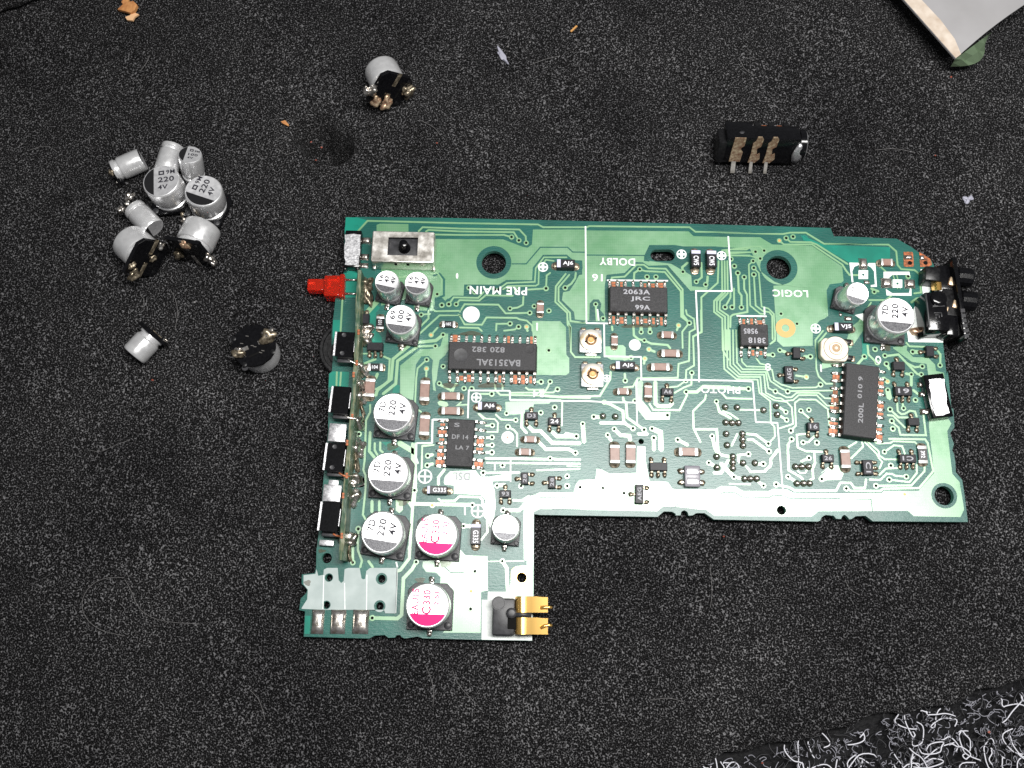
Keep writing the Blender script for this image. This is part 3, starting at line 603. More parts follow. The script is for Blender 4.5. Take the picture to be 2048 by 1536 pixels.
for s_ in ('E 320,305 425,308 425,330 375,350 352,400 365,520 345,520', 'E 530,310 605,310 622,570 555,572 555,552 600,545 590,400 560,360 520,335', 'E 695,405 978,405 985,450 965,438 790,440 748,478 695,475', 'E 720,595 790,640 975,638 985,590 1000,592 1002,668 728,665',
           'E 1100,378 1158,378 1200,530 1215,600 1148,692 1130,690', 'E 960,1110 1342,1110 1348,1182 968,1176', 'E 935,1000 1040,780 1160,760 1200,1110 960,1110', 'E 560,1010 520,900 470,860 380,880'): silk_poly(s_)
def sq_ring(x0, y0, x1, y1): silk_poly('E %d,%d %d,%d %d,%d %d,%d' % (x0, y0, x1, y0, x1, y1, x0, y1), holes=[ring(bp('E', (x0 + x1) / 2, (y0 + y1) / 2), 14 * CMZ, 12)])
sq_ring(420, 390, 525, 485); sq_ring(795, 490, 900, 580)
silk_poly('''Q 150,605 280,592 292,540 312,612 368,602 372,545 408,526 525,526 535,660 562,692 590,670 600,540 640,526 765,526 785,640 805,652 826,645 838,560 880,526 1180,526 1157,1026 1045,1022 1032,985 620,985 370,985 128,975 132,960 190,870 197,765 150,705''',
          .0090, 'grey_silkscreen', holes=[hole_ring(h, 4) for h in (HO[5], HO[6], HO[7], HO[8])])
for s_ in ('Q 372,605 362,975', 'Q 600,690 604,980', 'Q 845,600 840,990', 'Q 1178,530 1160,1020'): silk(s_, 13)
silk_poly('S 965,950 1160,952 1300,1010 1455,1012 1448,1486 895,1476 898,1040 960,1040', .0088)
for r, x, y, rr in (('B', 343, 1148, 95), ('H', 820, 385, 66), ('N', 1072, 412, 69)):
    c = bp(r, x, y); mk('fiducial_mark', prism(ring(c, rr * CMZ, 32), ZB, ZB + .0102, 'silkscreen'), None, panel)
c = bp('N', 1072, 410); mk('fiducial_mark', prism(ring(c, 9 * CMZ, 12), ZB, ZB + .0112, 'copper'), None, panel)
c = bp('B', 188, 725); mk('silk_patch', prism(ring(c, 34 * CMZ, 16, 14 * CMZ), ZB, ZB + .0102, 'silkscreen'), None, panel)
def plus_mark(r, x, y, rz, bar):
    c = bp(r, x, y); R_ = rz * CMZ; b = bar * CMZ; lp = []
    for q in range(4):
        a0 = q * math.pi / 2 + BETA; i0 = b; ri = R_ * .78; L = []
        for k in range(7):
            a = math.asin(min(.99, i0 / ri)) + (math.pi / 2 - 2 * math.asin(min(.99, i0 / ri))) * k / 6
            L.append((ri * math.cos(a), ri * math.sin(a)))
        L.append((i0, i0)); lp.append([(c.x + u * math.cos(a0) - v_ * math.sin(a0), c.y + u * math.sin(a0) + v_ * math.cos(a0)) for u, v_ in L])
    mk('polarity_mark', fill2d([ring(c, R_, 28)] + lp, ZB, ZB + .0100, 'silkscreen'), None, panel)
for a in (('B', 1130, 628, 58, 14), ('C', 1113, 488, 58, 14), ('C', 1552, 503, 55, 14), ('D', 1048, 1193, 58, 12), ('G', 618, 852, 58, 11), ('N', 165, 840, 79, 10), ('N', 745, 1220, 75, 11), ('H', 512, 752, 44, 10)): plus_mark(*a)
def silk_text(r, s, x0, y0, x1, y1, rot, mk_='silkscreen', z=.0108, mirror=False):
    c = bp(r, (x0 + x1) / 2, (y0 + y1) / 2); w_, h_ = abs(x1 - x0) * CMZ, abs(y1 - y0) * CMZ
    if abs(rot) == 90: w_, h_ = h_, w_
    mk('silk_text', text_mesh([(s, 0, 0, w_, h_, 0)], mk_, mirror), T(c.x, c.y, ZB + z) @ RZ(BETA + math.radians(rot)), panel)
for a in (('B', 'PRE MAIN', 315, 838, 965, 935, 180), ('C', 'DOLBY', 205, 525, 612, 615, 180), ('C', '16', 130, 700, 250, 790, 180), ('D', 'LOGIC', 570, 765, 970, 850, 180), ('I', 'PHOTO', 118, 615, 550, 700, 180),
          ('G', '24', 1235, 775, 1365, 850, 180), ('N', 'DSL', 475, 795, 655, 880, 180), ('I', '8', 822, 365, 885, 450, 0)):
    silk_text(*a, mk_='chip_print' if a[1] == 'DSL' else 'silkscreen')
silk_text('D', 'D', 905, 168, 965, 232, 180, 'bright_laminate', .0058, True); silk_text('D', 'C', 1225, 292, 1285, 352, 180, 'bright_laminate', .0058, True); silk_text('A', 'P', 705, 160, 765, 225, 0, 'bright_laminate', .0058)
c = bp('E', 637, 1370); mk('silk_ring', fill2d([ring(c, 45 * CMZ, 20, 32 * CMZ), ring(c, 28 * CMZ, 20, 17 * CMZ)], ZB, ZB + .0105, 'silkscreen'), None, panel)
# gold rings, copper pads
def annulus(r, x, y, ro, ri, mk_, z=.0092, name='plated_ring'): mk(name, fill2d([ring(bp(r, x, y), ro * CMZ, 36), ring(bp(r, x, y), ri * CMZ, 28)], ZB, ZB + z, mk_), None, panel)
annulus('D', 718, 1187, 110, 44, 'gold_pad')
mk('gold_pad', fill2d([wp(multi('S 1222,720 1250,690 1290,675 1400,668 1445,700 1450,960 1222,962')), ring(bp('S', 1335, 797), 53 * CMZ, 28)], ZB, ZB + .0092, 'gold'), None, panel)
mk('copper_pad', fill2d([wp(multi('E 915,187 1008,187 1018,200 1028,340 1018,350 928,350 918,340')), ring(bp('E', 985, 308), 24 * CMZ, 16)], ZB, ZB + .009, 'copper'), None, panel)
mk('copper_pad', fill2d([wp(multi('E 1085,190 1150,225 1210,268 1228,330 1180,350 1098,350')), ring(bp('E', 1155, 308), 24 * CMZ, 16)], ZB, ZB + .009, 'copper'), None, panel)
for r, x, y, rr in (('E', 985, 308, 25), ('E', 1155, 308, 25)): c = bp(r, x, y); mk('hole', prism(ring(c, rr * CMZ, 16), ZB, ZB + .0095, 'recess_shade'), None, panel)  # black disc painted for the shade in the drilled hole
# ------------------------------------------------------------------ electrolytic capacitors
def can_prof(R, z0, H):
    return [(R * .80, z0), (R * .95, z0 + .01), (R * .97, z0 + .05), (R * .965, z0 + .065), (R * .86, z0 + .085), (R * .86, z0 + .105), (R * .975, z0 + .13), (R, z0 + .15), (R, H - .045), (R * .985, H - .02), (R * .95, H - .004), (R * .93, H), (R * .90, H - .001)]
def capacitor(root, D, H, band, ink, lines, base=True, fluxed=False, ridge=False, seed=1, leads=True):
    """can, foot plate, leads and print in the root's own frame: print reads along local x"""
    R = D / 2; W0 = W[root.name]; z0 = .055 if base else 0
    mk('can', lathe(can_prof(R, z0, H), 48, ['aluminium', 'aluminium_top'], lambda j: 1 if j >= 10 else 0, 30), W0, root)
    if base:
        s = R * 1.06; c = s * .30
        P = [(-s, -s), (s - c, -s), (s, -s + c), (s, s - c), (s - c, s), (-s, s)]
        if seed == 11: P = [(s * 1.08 * math.cos(a), s * 1.08 * math.sin(a)) for a in [math.radians(t) for t in (8, 30, 45, 62, 88, 112, 135, 150, 172, 200, 225, 240, 270, 300, 318, 335)]]
        mk('foot_plate', prism(P, .012, .085, 'grey_plastic' if not fluxed else 'glossy_black', .008), W0, root)
        for sy in (-1, 1):
            mk('foot_stud', lathe([(R * .17, .08), (R * .17, .1), (R * .13, .108)], 14, 'grey_plastic'), W0 @ T(-s * .80, sy * s * .80, 0), root)
        for sx in (-1, 1):
            if leads:
                mk('lead', rbox(.16, .07, .022, .006, 'tin'), W0 @ T(sx * (s + .015), 0, 0), root)
                mk('solder', blob(.055, .05, .045, 'solder', seed + sx, .25, 2, True), W0 @ T(sx * (s + .055), 0, 0), root)
    # polarity segment on top
    r = R * .905
    if band:
        a0 = math.acos(.42); P = [(-r * math.cos(a), r * math.sin(a)) for a in np.linspace(-a0, a0, 20)]
        mk('polarity_band', prism(P, H - .001, H + .0018, band), W0, root)
    for sgn in (-1, 1) if ridge else (): pass
    if lines:
        it = [(s_, R * x, R * y, R * w_, R * h_, math.radians(a)) for (s_, x, y, w_, h_, a) in lines]
        mk('print', text_mesh(it, ink), W0 @ T(0, 0, H + .0026), root)
def board_cap(r, x, y, D, H, band, ink, lines, label, dyaw=0, tilt=None, **k):
    p = bp(r, x, y, ZB + H); mtx = T(p.x, p.y, ZB) @ RZ(BETA + math.radians(90 + dyaw))
    if tilt: mtx = T(p.x + tilt[2], p.y + tilt[3], ZB) @ Matrix.Rotation(math.radians(tilt[0]), 4, 'Y') @ Matrix.Rotation(math.radians(tilt[1]), 4, 'X') @ RZ(BETA + math.radians(90 + dyaw))
    root = empty('capacitor', mtx, board, label)
    capacitor(root, D, H, band, ink, lines, **k); return root
L7 = [('7D', .24, .55, .55, .33, 0), ('220', .22, .05, .80, .34, 0), ('4V', .24, -.46, .58, .33, 0)]
L4 = lambda a, b: [(a, .22, .55, .60, .34, 0), (b, .22, .04, .80 if len(b) > 2 else .6, .36, 0), ('4V', .24, -.48, .58, .36, 0)]
LE = [('EAU15', .16, .56, 1.15, .32, 0), ('C', -.22, .05, .34, .42, 0), ('330', .36, .05, .64, .34, 0), ('2.5J', .30, -.42, .60, .28, 0)]
board_cap('A', 1062, 785, .40, .54, 'can_print_grey', 'ink_dark', L4('16', '47'), 'small silver can marked 47 next to the slide switch, the one nearer the upright strip', -12)
board_cap('A', 1390, 800, .40, .54, 'can_print_grey', 'ink_dark', L4('16', '47'), 'small silver can marked 47 below the right end of the slide switch', -8)
board_cap('A', 1215, 1200, .51, .54, 'can_print_grey', 'ink_dark', L4('69', '100'), 'medium silver can marked 100 below the two small cans', -7)
board_cap('F', 1128, 1012, .63, .54, 'can_print_grey', 'ink_dark', L7, 'silver can marked 7D 220, upper of three in the column', -4)
board_cap('O', 1075, 468, .645, .54, 'can_print_grey', 'ink_dark', L7, 'silver can marked 7D 220, middle of three in the column', -3)
board_cap('O', 1010, 1122, .65, .54, 'can_print_grey', 'ink_dark', L7, 'silver can marked 7D 220, lower of three in the column', -8)
board_cap('O', 1605, 1148, .655, .54, 'can_print_pink', 'ink_pink', LE, 'silver can with pink print beside the column of 7D cans', -2)
board_cap('Q', 1510, 938, .66, .54, 'can_print_pink', 'ink_pink', LE, 'silver can with pink print near the lower board edge', 0)
board_cap('S', 1160, 247, .42, .54, 'can_print_grey', 'ink_dark', [], 'small plain silver can above the gold contacts', -4)
board_cap('E', 835, 880, .62, .57, 'can_print_grey', 'ink_dark', L7, 'silver can marked 7D 220 beside the black connector', -4)
board_cap('E', 425, 625, .38, .56, 'can_print_grey', 'ink_dark', [('52', .22, .5, .5, .2, 0), ('10', .2, 0, .6, .2, 0)], 'small leaning silver can between the silk brackets', -14, tilt=(4, 8, -.055, .055))

# ------------------------------------------------------------------ box-shaped parts
def rect(r, x0, y0, x1, y1, h):
    z = ZB + h; a, b, c, d = bp(r, x0, y0, z), bp(r, x1, y0, z), bp(r, x1, y1, z), bp(r, x0, y1, z)
    ce = (a + b + c + d) / 4; return ce, ((b - a).length + (c - d).length) / 2, ((d - a).length + (c - b).length) / 2
def gull(L, hm, wd, t, foot, mk_='tin'):
    """bent pin running along +x from a body side, foot on z=0"""
    key = ('gl', round(L, 3), round(hm, 3), round(wd, 3), round(foot, 3), mk_)
    if key in _cache: return _cache[key]
    up = [(-.01, hm), (L * .22, hm), (L * .42, t * 1.6), (L * .52, t), (L * .52 + foot, t)]
    lo = [(-.01, hm - t), (L * .15, hm - t), (L * .34, t * .9), (L * .46, 0), (L * .52 + foot, 0)]
    V = []; F = []; n = len(up)
    for yy in (-wd / 2, wd / 2):
        V += [(x, yy, z) for x, z in up] + [(x, yy, z) for x, z in lo]
    o = 2 * n
    for i in range(n - 1):
        F += [(i, i + 1, o + i + 1, o + i), (n + i + 1, n + i, o + n + i, o + n + i + 1), (n + i, n + i + 1, i + 1, i), (o + i, o + i + 1, o + n + i + 1, o + n + i)]
    F += [(n - 1, 2 * n - 1, o + 2 * n - 1, o + n - 1), (0, o, o + n, n)]
    me = mesh(V, F, mk_); _cache[key] = me; return me
def chip(r, box, h, npin, sides, label, texts=(), marks=(), L=.16, pw=.042, orange=.5, yaw=0, foot=.07, name='chip', mkp='chip_print', seed=0):
    c, w_, d_ = rect(r, *box, h); mtx = T(c.x, c.y, ZB) @ RZ(BETA + math.radians(yaw))
    rn = random.Random(seed + npin)
    root = mk(name, rbox(w_ + .01, d_ + .01, h - .012, .012, 'chip_resin', 1, taper=.975), mtx @ T(0, 0, .012), board, label)
    span, dep = (w_, d_) if sides == 'y' else (d_, w_)
    pitch = span * (.955 if npin > 4 else .86) / (npin - 1) if npin > 1 else 0
    for s in (1, -1):
        for i in range(npin):
            u = (i - (npin - 1) / 2) * pitch
            if sides == 'y': m2 = mtx @ T(u, s * dep / 2, .008) @ RZ(s * math.pi / 2)
            else: m2 = mtx @ T(s * dep / 2, u, .008) @ RZ(0 if s > 0 else math.pi)
            mk('pin', gull(L, h * .48, pw, .016, foot), m2, root)
            mk('solder', blob(.05, pw * .66, .028, 'solder', i + (s > 0) * 3 + seed, .2, 2, True), m2 @ T(L * .5 + foot * .9, 0, 0), root)
            if i < npin - 1 and rn.random() < orange:
                dx = pitch / 2
                q = mtx @ (T(u + dx, s * (dep / 2 + L * .62), 0) if sides == 'y' else T(s * (dep / 2 + L * .62), u + dx, 0) @ RZ(math.pi / 2))
                mk('exposed_copper', rbox(pitch * rn.choice((.35, .5, .62)), L * rn.choice((.5, .75, .95)), .0085 + .0008 * (i % 3), 0, 'copper', 1), q, root)
    for (s_, x0, y0, x1, y1, rot) in texts:
        tc, tw, th = rect(r, x0, y0, x1, y1, h)
        if abs(rot) == 90: tw, th = th, tw
        mk('print', text_mesh([(s_, 0, 0, tw, th, 0)], mkp), T(tc.x, tc.y, ZB + h + .0022) @ RZ(BETA + math.radians(yaw + rot)), root)
    for (x, y, rr, mk_) in marks:
        q = bp(r, x, y, ZB + h); R_ = rr * CMZ
        mk('mould_mark', lathe([(R_, 0), (R_, .0026), (R_ * .9, .0012), (R_ * .2, .0012)], 28, mk_), T(q.x, q.y, ZB + h - .0006), root)
    return root
chip('G', (305, 245, 1285, 548), .20, 12, 'y', 'long black chip marked BA3513AL with twelve pins each side', [('BA3513AL', 620, 432, 1100, 505, 180), ('820 382', 570, 295, 930, 355, 180)], [(448, 385, 76, 'grey_plastic'), (1205, 322, 47, 'chip_resin')], orange=.6, mkp='chip_print_faint', seed=1)
chip('C', (322, 842, 965, 1118), .19, 8, 'y', 'black chip marked 2063A JRC 99A with eight pins each side', [('2063A', 475, 872, 768, 925, 0), ('JRC', 555, 950, 768, 1005, 0), ('99A', 605, 1042, 768, 1095, 0)], [(385, 1062, 40, 'chip_resin')], orange=.8, L=.15, seed=2, mkp='chip_print')
chip('D', (224, 1142, 530, 1378), .15, 4, 'y', 'small black chip marked 3818 beside the gold ring', [('3818', 312, 1290, 500, 1352, 180), ('9585', 260, 1190, 415, 1248, 180)], [(465, 1192, 46, 'chip_resin')], orange=.8, L=.13, seed=3)
chip('J', (270, 262, 635, 1072), .20, 10, 'x', 'long black chip standing between two rows of pins by the cream trimmer', [('200L', 420, 690, 475, 910, 90), ('010 9', 415, 400, 465, 640, 90)], orange=.65, L=.15, yaw=-6.5, seed=4, mkp='chip_print_faint')
chip('N', (402, 208, 700, 732), .15, 7, 'x', 'black fine-pitch chip above the DSL lettering', [('S', 485, 250, 545, 295, 0), ('DF 14', 460, 380, 640, 430, 0), ('LA 7', 500, 500, 650, 545, 0)], [(613, 660, 46, 'chip_resin')], orange=.6, L=.15, pw=.036, yaw=-1.5, seed=5, mkp='chip_print_faint')
def chip_cap(r, x0, y0, x1, y1, label=None, h=.08, solder=46):
    c, w_, d_ = rect(r, x0, y0, x1, y1, h); hor = w_ > d_; Ln, Wd = (w_, d_) if hor else (d_, w_)
    mtx = T(c.x, c.y, ZB) @ RZ(BETA + (0 if hor else math.pi / 2) + random.uniform(-.02, .02))
    root = mk('ceramic_capacitor', rbox(Ln * .70, Wd * .97, h - .012, .006, 'ceramic_brown', 1), mtx @ T(0, 0, .01), board, label)
    for s in (-1, 1):
        mk('terminal', rbox(Ln * .19, Wd, h - .008, .010, 'terminal_white'), mtx @ T(s * (Ln / 2 - Ln * .09), 0, .010), root)
        mk('solder', fillet(Wd * 1.08, solder * CMZ, h * .62), mtx @ T(s * Ln / 2, 0, 0) @ RZ(0 if s > 0 else math.pi), root)
    return root
def fillet(wd, ln_, hh, mk_='fluxed_solder'):
    key = ('fi', round(wd, 3), round(ln_, 3), round(hh, 3), mk_)
    if key in _cache: return _cache[key]
    V = []; F = []; nu, nv = 6, 8
    for i in range(nu + 1):
        t = i / nu
        for j in range(nv + 1):
            a = j / nv * 2 - 1; k = 1 - .32 * max(0, t - .35) ** 1.2 * 1.6
            V.append((-.008 + (ln_ + .008) * t * (1 - .18 * a * a * t), a * wd / 2 * k, .0105 + hh * (1 - t) ** 1.9 * (1 - .55 * a ** 4)))
    for i in range(nu):
        for j in range(nv): q = i * (nv + 1) + j; F.append((q, q + nv + 1, q + nv + 2, q + 1))
    edge = [i * (nv + 1) for i in range(nu + 1)] + [nu * (nv + 1) + j for j in range(1, nv + 1)] + [i * (nv + 1) + nv for i in range(nu - 1, -1, -1)]
    k = len(V); V += [(V[i][0], V[i][1], 0) for i in edge]
    for i in range(len(edge) - 1): F.append((edge[i], k + i, k + i + 1, edge[i + 1]))
    me = mesh(V, F, mk_, None, True); _cache[key] = me; return me
for a in (('B', 1060, 1015, 1140, 1128), ('E', 675, 258, 800, 332), ('F', 820, 640, 928, 838), ('F', 1424, 660, 1530, 882), ('F', 1420, 1040, 1530, 1262), ('G', 235, 790, 436, 872), ('G', 235, 950, 436, 1036), ('H', 562, 280, 636, 386), ('H', 1115, 230, 1246, 306),
          ('H', 1115, 430, 1312, 512), ('H', 1002, 580, 1202, 662), ('H', 630, 852, 752, 926), ('H', 926, 825, 1012, 957), ('G', 1145, 1270, 1276, 1342), ('G', 1085, 1406, 1216, 1482), ('M', 768, 380, 876, 582), ('M', 943, 380, 1050, 582), ('M', 1525, 410, 1736, 502), ('J', 232, 1200, 337, 1402)): chip_cap(*a)
def resistor(r, x0, y0, x1, y1, txt, rot, label, h=.05, mk_='terminal_white'):
    c, w_, d_ = rect(r, x0, y0, x1, y1, h); hor = w_ > d_; Ln, Wd = (w_, d_) if hor else (d_, w_)
    mtx = T(c.x, c.y, ZB) @ RZ(BETA + (0 if hor else math.pi / 2))
    root = mk('resistor', rbox(Ln * .62, Wd, h - .01, .004, 'resistor_black', 1), mtx @ T(0, 0, .012), board, label)
    for s in (-1, 1):
        mk('terminal', rbox(Ln * .2, Wd * 1.01, h - .009, .006, mk_), mtx @ T(s * Ln * .41, 0, .010), root)
        mk('solder', fillet(Wd * 1.1, 34 * CMZ, h * .6), mtx @ T(s * Ln / 2, 0, 0) @ RZ(0 if s > 0 else math.pi), root)
    mk('print', text_mesh([(txt, 0, 0, Ln * .40, Wd * .48, 0)], 'white_print'), T(c.x, c.y, ZB + h + .0035) @ RZ(BETA + math.radians(rot)), root)
resistor('A', 945, 1165, 1030, 1300, '103', 90, 'black resistor marked 103 beside the medium can')
resistor('B', 22, 1218, 165, 1285, '201', 180, 'black resistor marked 201 near the white dot')
resistor('F', 852, 476, 1012, 556, '104', 0, 'black resistor marked 104 near the upright strip')
resistor('J', 1080, 1160, 1178, 1350, '392', -90, 'black resistor marked 392 near the right board edge')
def tantalum(r, x0, y0, x1, y1, txt, rot, label, h=.15, bar=.2, tw=.56, mkb='tantalum_body'):
    c, w_, d_ = rect(r, x0, y0, x1, y1, h); hor = w_ > d_; Ln, Wd = (w_, d_) if hor else (d_, w_)
    rr = 0 if hor else -math.pi / 2
    mtx = T(c.x, c.y, ZB) @ RZ(BETA + rr)
    root = mk('tantalum_capacitor', rbox(Ln, Wd, h - .01, .008, mkb, 1), mtx @ T(0, 0, .010), board, label)
    mk('stripe', prism([(-Ln * .49, -Wd * .47), (-Ln * (.49 - bar), -Wd * .47), (-Ln * (.49 - bar), Wd * .47), (-Ln * .49, Wd * .47)], h - .004, h + .0018, 'violet_print'), mtx, root)
    mk('print', text_mesh([(txt, Ln * .12, 0, Ln * tw, Wd * .55, 0)], 'white_print'), mtx @ T(0, 0, h + .003), root)
    for s in (-1, 1):
        mk('lead', rbox(.07, Wd * .55, .05, .008, 'fluxed_solder'), mtx @ T(s * (Ln / 2 + .02), 0, .006), root)
        mk('solder', fillet(Wd * .95, .09, .05), mtx @ T(s * (Ln / 2), 0, 0) @ RZ(0 if s > 0 else math.pi), root)
tantalum('B', 1282, 540, 1480, 632, 'AJ6', 0, 'black chip capacitor marked AJ6 at the top beside the round hole')
tantalum('C', 1222, 440, 1326, 622, 'CW5', 0, 'black chip capacitor marked CW5 next to the slot')
tantalum('C', 1392, 445, 1500, 625, 'CW5', 0, 'black chip capacitor marked CW5 farther from the slot')
tantalum('D', 1258, 1125, 1460, 1215, 'VJ5', 0, 'black chip capacitor marked VJ5 above the cream trimmer')
tantalum('G', 636, 895, 838, 988, 'AJ6', 0, 'black chip capacitor marked AJ6 above the fine-pitch chip')
tantalum('H', 612, 562, 825, 650, 'AJ6', 0, 'black chip capacitor marked AJ6 between the trimmers and brown capacitors')
tantalum('N', 187, 942, 408, 1030, 'G335', 0, 'grey chip capacitor marked G335 lying above the pink can', bar=.13, tw=.66, mkb='grey_plastic', h=.13)
tantalum('S', 776, 208, 886, 432, 'G335', 0, 'grey chip capacitor marked G335 standing beside the pink can', bar=.16, tw=.62, mkb='grey_plastic', h=.13)
def sot(r, x0, y0, x1, y1, a, b, horiz, txt='', rot=0, label=None, h=.10, mkp='chip_print'):
    """small transistor: a leads on the upper (or left) side, b on the lower (or right) side"""
    c, w_, d_ = rect(r, x0, y0, x1, y1, h); mtx = T(c.x, c.y, ZB) @ RZ(BETA + random.uniform(-.03, .03))
    root = mk('transistor', rbox(w_, d_, h - .02, .008, 'tantalum_body', 1, taper=.95), mtx @ T(0, 0, .02), board, label)
    span, dep = (w_, d_) if horiz else (d_, w_)
    for s, n in ((1, a), (-1, b)):
        for i in range(n):
            u = 0 if n == 1 else (i / (n - 1) - .5) * span * .72
            m2 = mtx @ (T(u, s * dep / 2, .006) @ RZ(s * math.pi / 2) if horiz else T(-s * dep / 2, u, .006) @ RZ(math.pi if s > 0 else 0))
            mk('lead', gull(.085, h * .45, .036, .014, .035, 'fluxed_solder'), m2, root)
            mk('solder', blob(.05, .038, .036, 'fluxed_solder', i + n, .2, 2, True), m2 @ T(.055, 0, 0), root)
    if txt:
        k = .62; tw, th = (w_ * k, d_ * .5) if abs(rot) != 90 else (d_ * .66, w_ * .46)
        mk('print', text_mesh([(txt, 0, 0, tw, th, 0)], mkp), T(c.x, c.y, ZB + h + .0016) @ RZ(BETA + math.radians(rot)), root)
sot('G', 1150, 1005, 1296, 1092, 1, 2, True, 'D3', 0, 'tiny black transistor marked D3')
sot('G', 1406, 1066, 1546, 1155, 1, 2, True, '24', 0, 'tiny black transistor marked 24', mkp='white_print')
sot('H', 1112, 852, 1250, 938, 1, 2, True, 'A6', 0, None)
sot('I', 1130, 185, 1216, 312, 1, 2, False)
sot('I', 1040, 390, 1140, 576, 1, 2, False, 'AEG', 90, 'black transistor marked AEG below the small chip')
sot('I', 1290, 1010, 1424, 1106, 1, 2, True, '16', 0, 'tiny black transistor marked 16')
sot('I', 1450, 1362, 1584, 1450, 1, 2, True, '26', 0, 'tiny black transistor marked 26')
sot('J', 1166, 60, 1256, 180, 1, 2, False)
sot('J', 802, 232, 936, 330, 1, 2, True)
sot('J', 820, 506, 1016, 610, 2, 3, True, '61', 180, 'black five-lead transistor marked 61')
sot('J', 966, 852, 1096, 938, 1, 2, True)
sot('J', 472, 1310, 590, 1482, 2, 3, False, 'C1', -90, 'black five-lead transistor marked C1, standing')
sot('J', 870, 1252, 1062, 1346, 2, 3, True, 'C1', 180, 'black five-lead transistor marked C1, lying')
sot('N', 1216, 790, 1302, 926, 1, 2, False, '28', 90)
sot('N', 1516, 832, 1602, 968, 1, 2, False, '28', 90)
sot('N', 980, 985, 1110, 1072, 1, 2, True, '93', 0, 'tiny black transistor marked 93')
sot('M', 1202, 572, 1402, 666, 2, 3, True)
sot('M', 1046, 812, 1138, 1030, 1, 2, False, 'AEG', 90, 'black transistor marked AEG near the lower board edge')
sot('F', 840, 242, 1020, 332, 0, 3, True, '', 0, 'black three-lead part near the upright strip', h=.13)
sot('A', 790, 1135, 868, 1245, 1, 1, True, '', 0, None, h=.12)
# glassy twin diode
c, w_, d_ = rect('M', 1588, 608, 1760, 842, .11); mtx = T(c.x, c.y, ZB) @ RZ(BETA)
root = mk('twin_diode', rbox(w_, d_, .10, .02, 'pale_violet_resin'), mtx @ T(0, 0, .01), board, 'pale violet part with two glassy windows near the lower edge')
for s in (-1, 1):
    mk('window', rbox(w_ * .78, d_ * .34, .022, .012, 'window_resin'), mtx @ T(w_ * .02, s * d_ * .24, .098), root)
    for t in (-1, 1): mk('solder', blob(.055, .05, .04, 'fluxed_solder', s + t + 3, .2, 2, True), mtx @ T(t * (w_ / 2 + .045), s * d_ * .26, 0), root); mk('lead', rbox(.07, .045, .03, .006, 'tin'), mtx @ T(t * (w_ / 2 + .015), s * d_ * .26, .008), root)
# solder bumps of through-hole pins
SB = '''H 470,1165 605,1170
I 385,845 515,850 805,880 945,835 955,930 390,1015 460,1020 530,1020 395,1140 575,1140 575,1205 405,1265 580,1270 290,1390 468,1390 468,1455 468,1520 580,1460 712,1460 293,1510 1155,1500 1225,1500 1300,1500
L 815,865 880,865 950,865 1390,915 1465,915 1530,915'''
for line in SB.split('\n'):
    r = line.split()[0]
    for i, t in enumerate(line.split()[1:]):
        p = bp(r, *map(float, t.split(',')))
        b_ = mk('solder_bump', lathe([(.056, 0), (.056, .010), (.050, .018), (.044, .04), (.032, .056), (.020, .064), (.008, .067)], 16, ['fluxed_solder', 'tin'], lambda j: 1 if j >= 3 else 0, 80), T(p.x, p.y, ZB), board)
# solder pads
def pad_solder(r, x0, y0, x1, y1, hh, mk_='solder', name='solder_pad'):
    c, w_, d_ = rect(r, x0, y0, x1, y1, 0); V = []; F = []; n = 10
    for i in range(n + 1):
        for j in range(n + 1):
            a, b = i / n * 2 - 1, j / n * 2 - 1
            V.append((a * w_ / 2, b * d_ / 2, .0105 + hh * (1 - a ** 4) ** .8 * (1 - b ** 4) ** .8))
    for i in range(n):
        for j in range(n): q = i * (n + 1) + j; F.append((q, q + n + 1, q + n + 2, q + 1))
    k = len(V); V += [(-w_ / 2, -d_ / 2, 0), (w_ / 2, -d_ / 2, 0), (w_ / 2, d_ / 2, 0), (-w_ / 2, d_ / 2, 0)]
    F += [(0, k, k + 1, n * (n + 1)), (n * (n + 1), k + 1, k + 2, (n + 1) ** 2 - 1), ((n + 1) ** 2 - 1, k + 2, k + 3, n), (n, k + 3, k, 0)]
    mk(name, mesh(V, F, mk_, None, True), T(c.x, c.y, ZB) @ RZ(BETA), board)
for a in (('Q', 236, 985, 375, 1250, .06), ('Q', 446, 985, 612, 1250, .065), ('Q', 688, 985, 866, 1250, .065), ('A', 785, 305, 890, 375, .05), ('A', 775, 485, 870, 555, .05), ('A', 770, 585, 860, 640, .02), ('E', 422, 258, 515, 380, .06), ('E', 665, 475, 785, 585, .06), ('E', 925, 490, 1040, 590, .06),
          ('E', 920, 225, 1010, 275, .04), ('E', 1090, 225, 1140, 280, .03), ('E', 480, 500, 540, 540, .02), ('J', 1062, 465, 1150, 525, .05), ('J', 1075, 570, 1160, 630, .05), ('J', 1092, 755, 1190, 825, .05), ('E', 265, 895, 352, 945, .03)): pad_solder(*a)

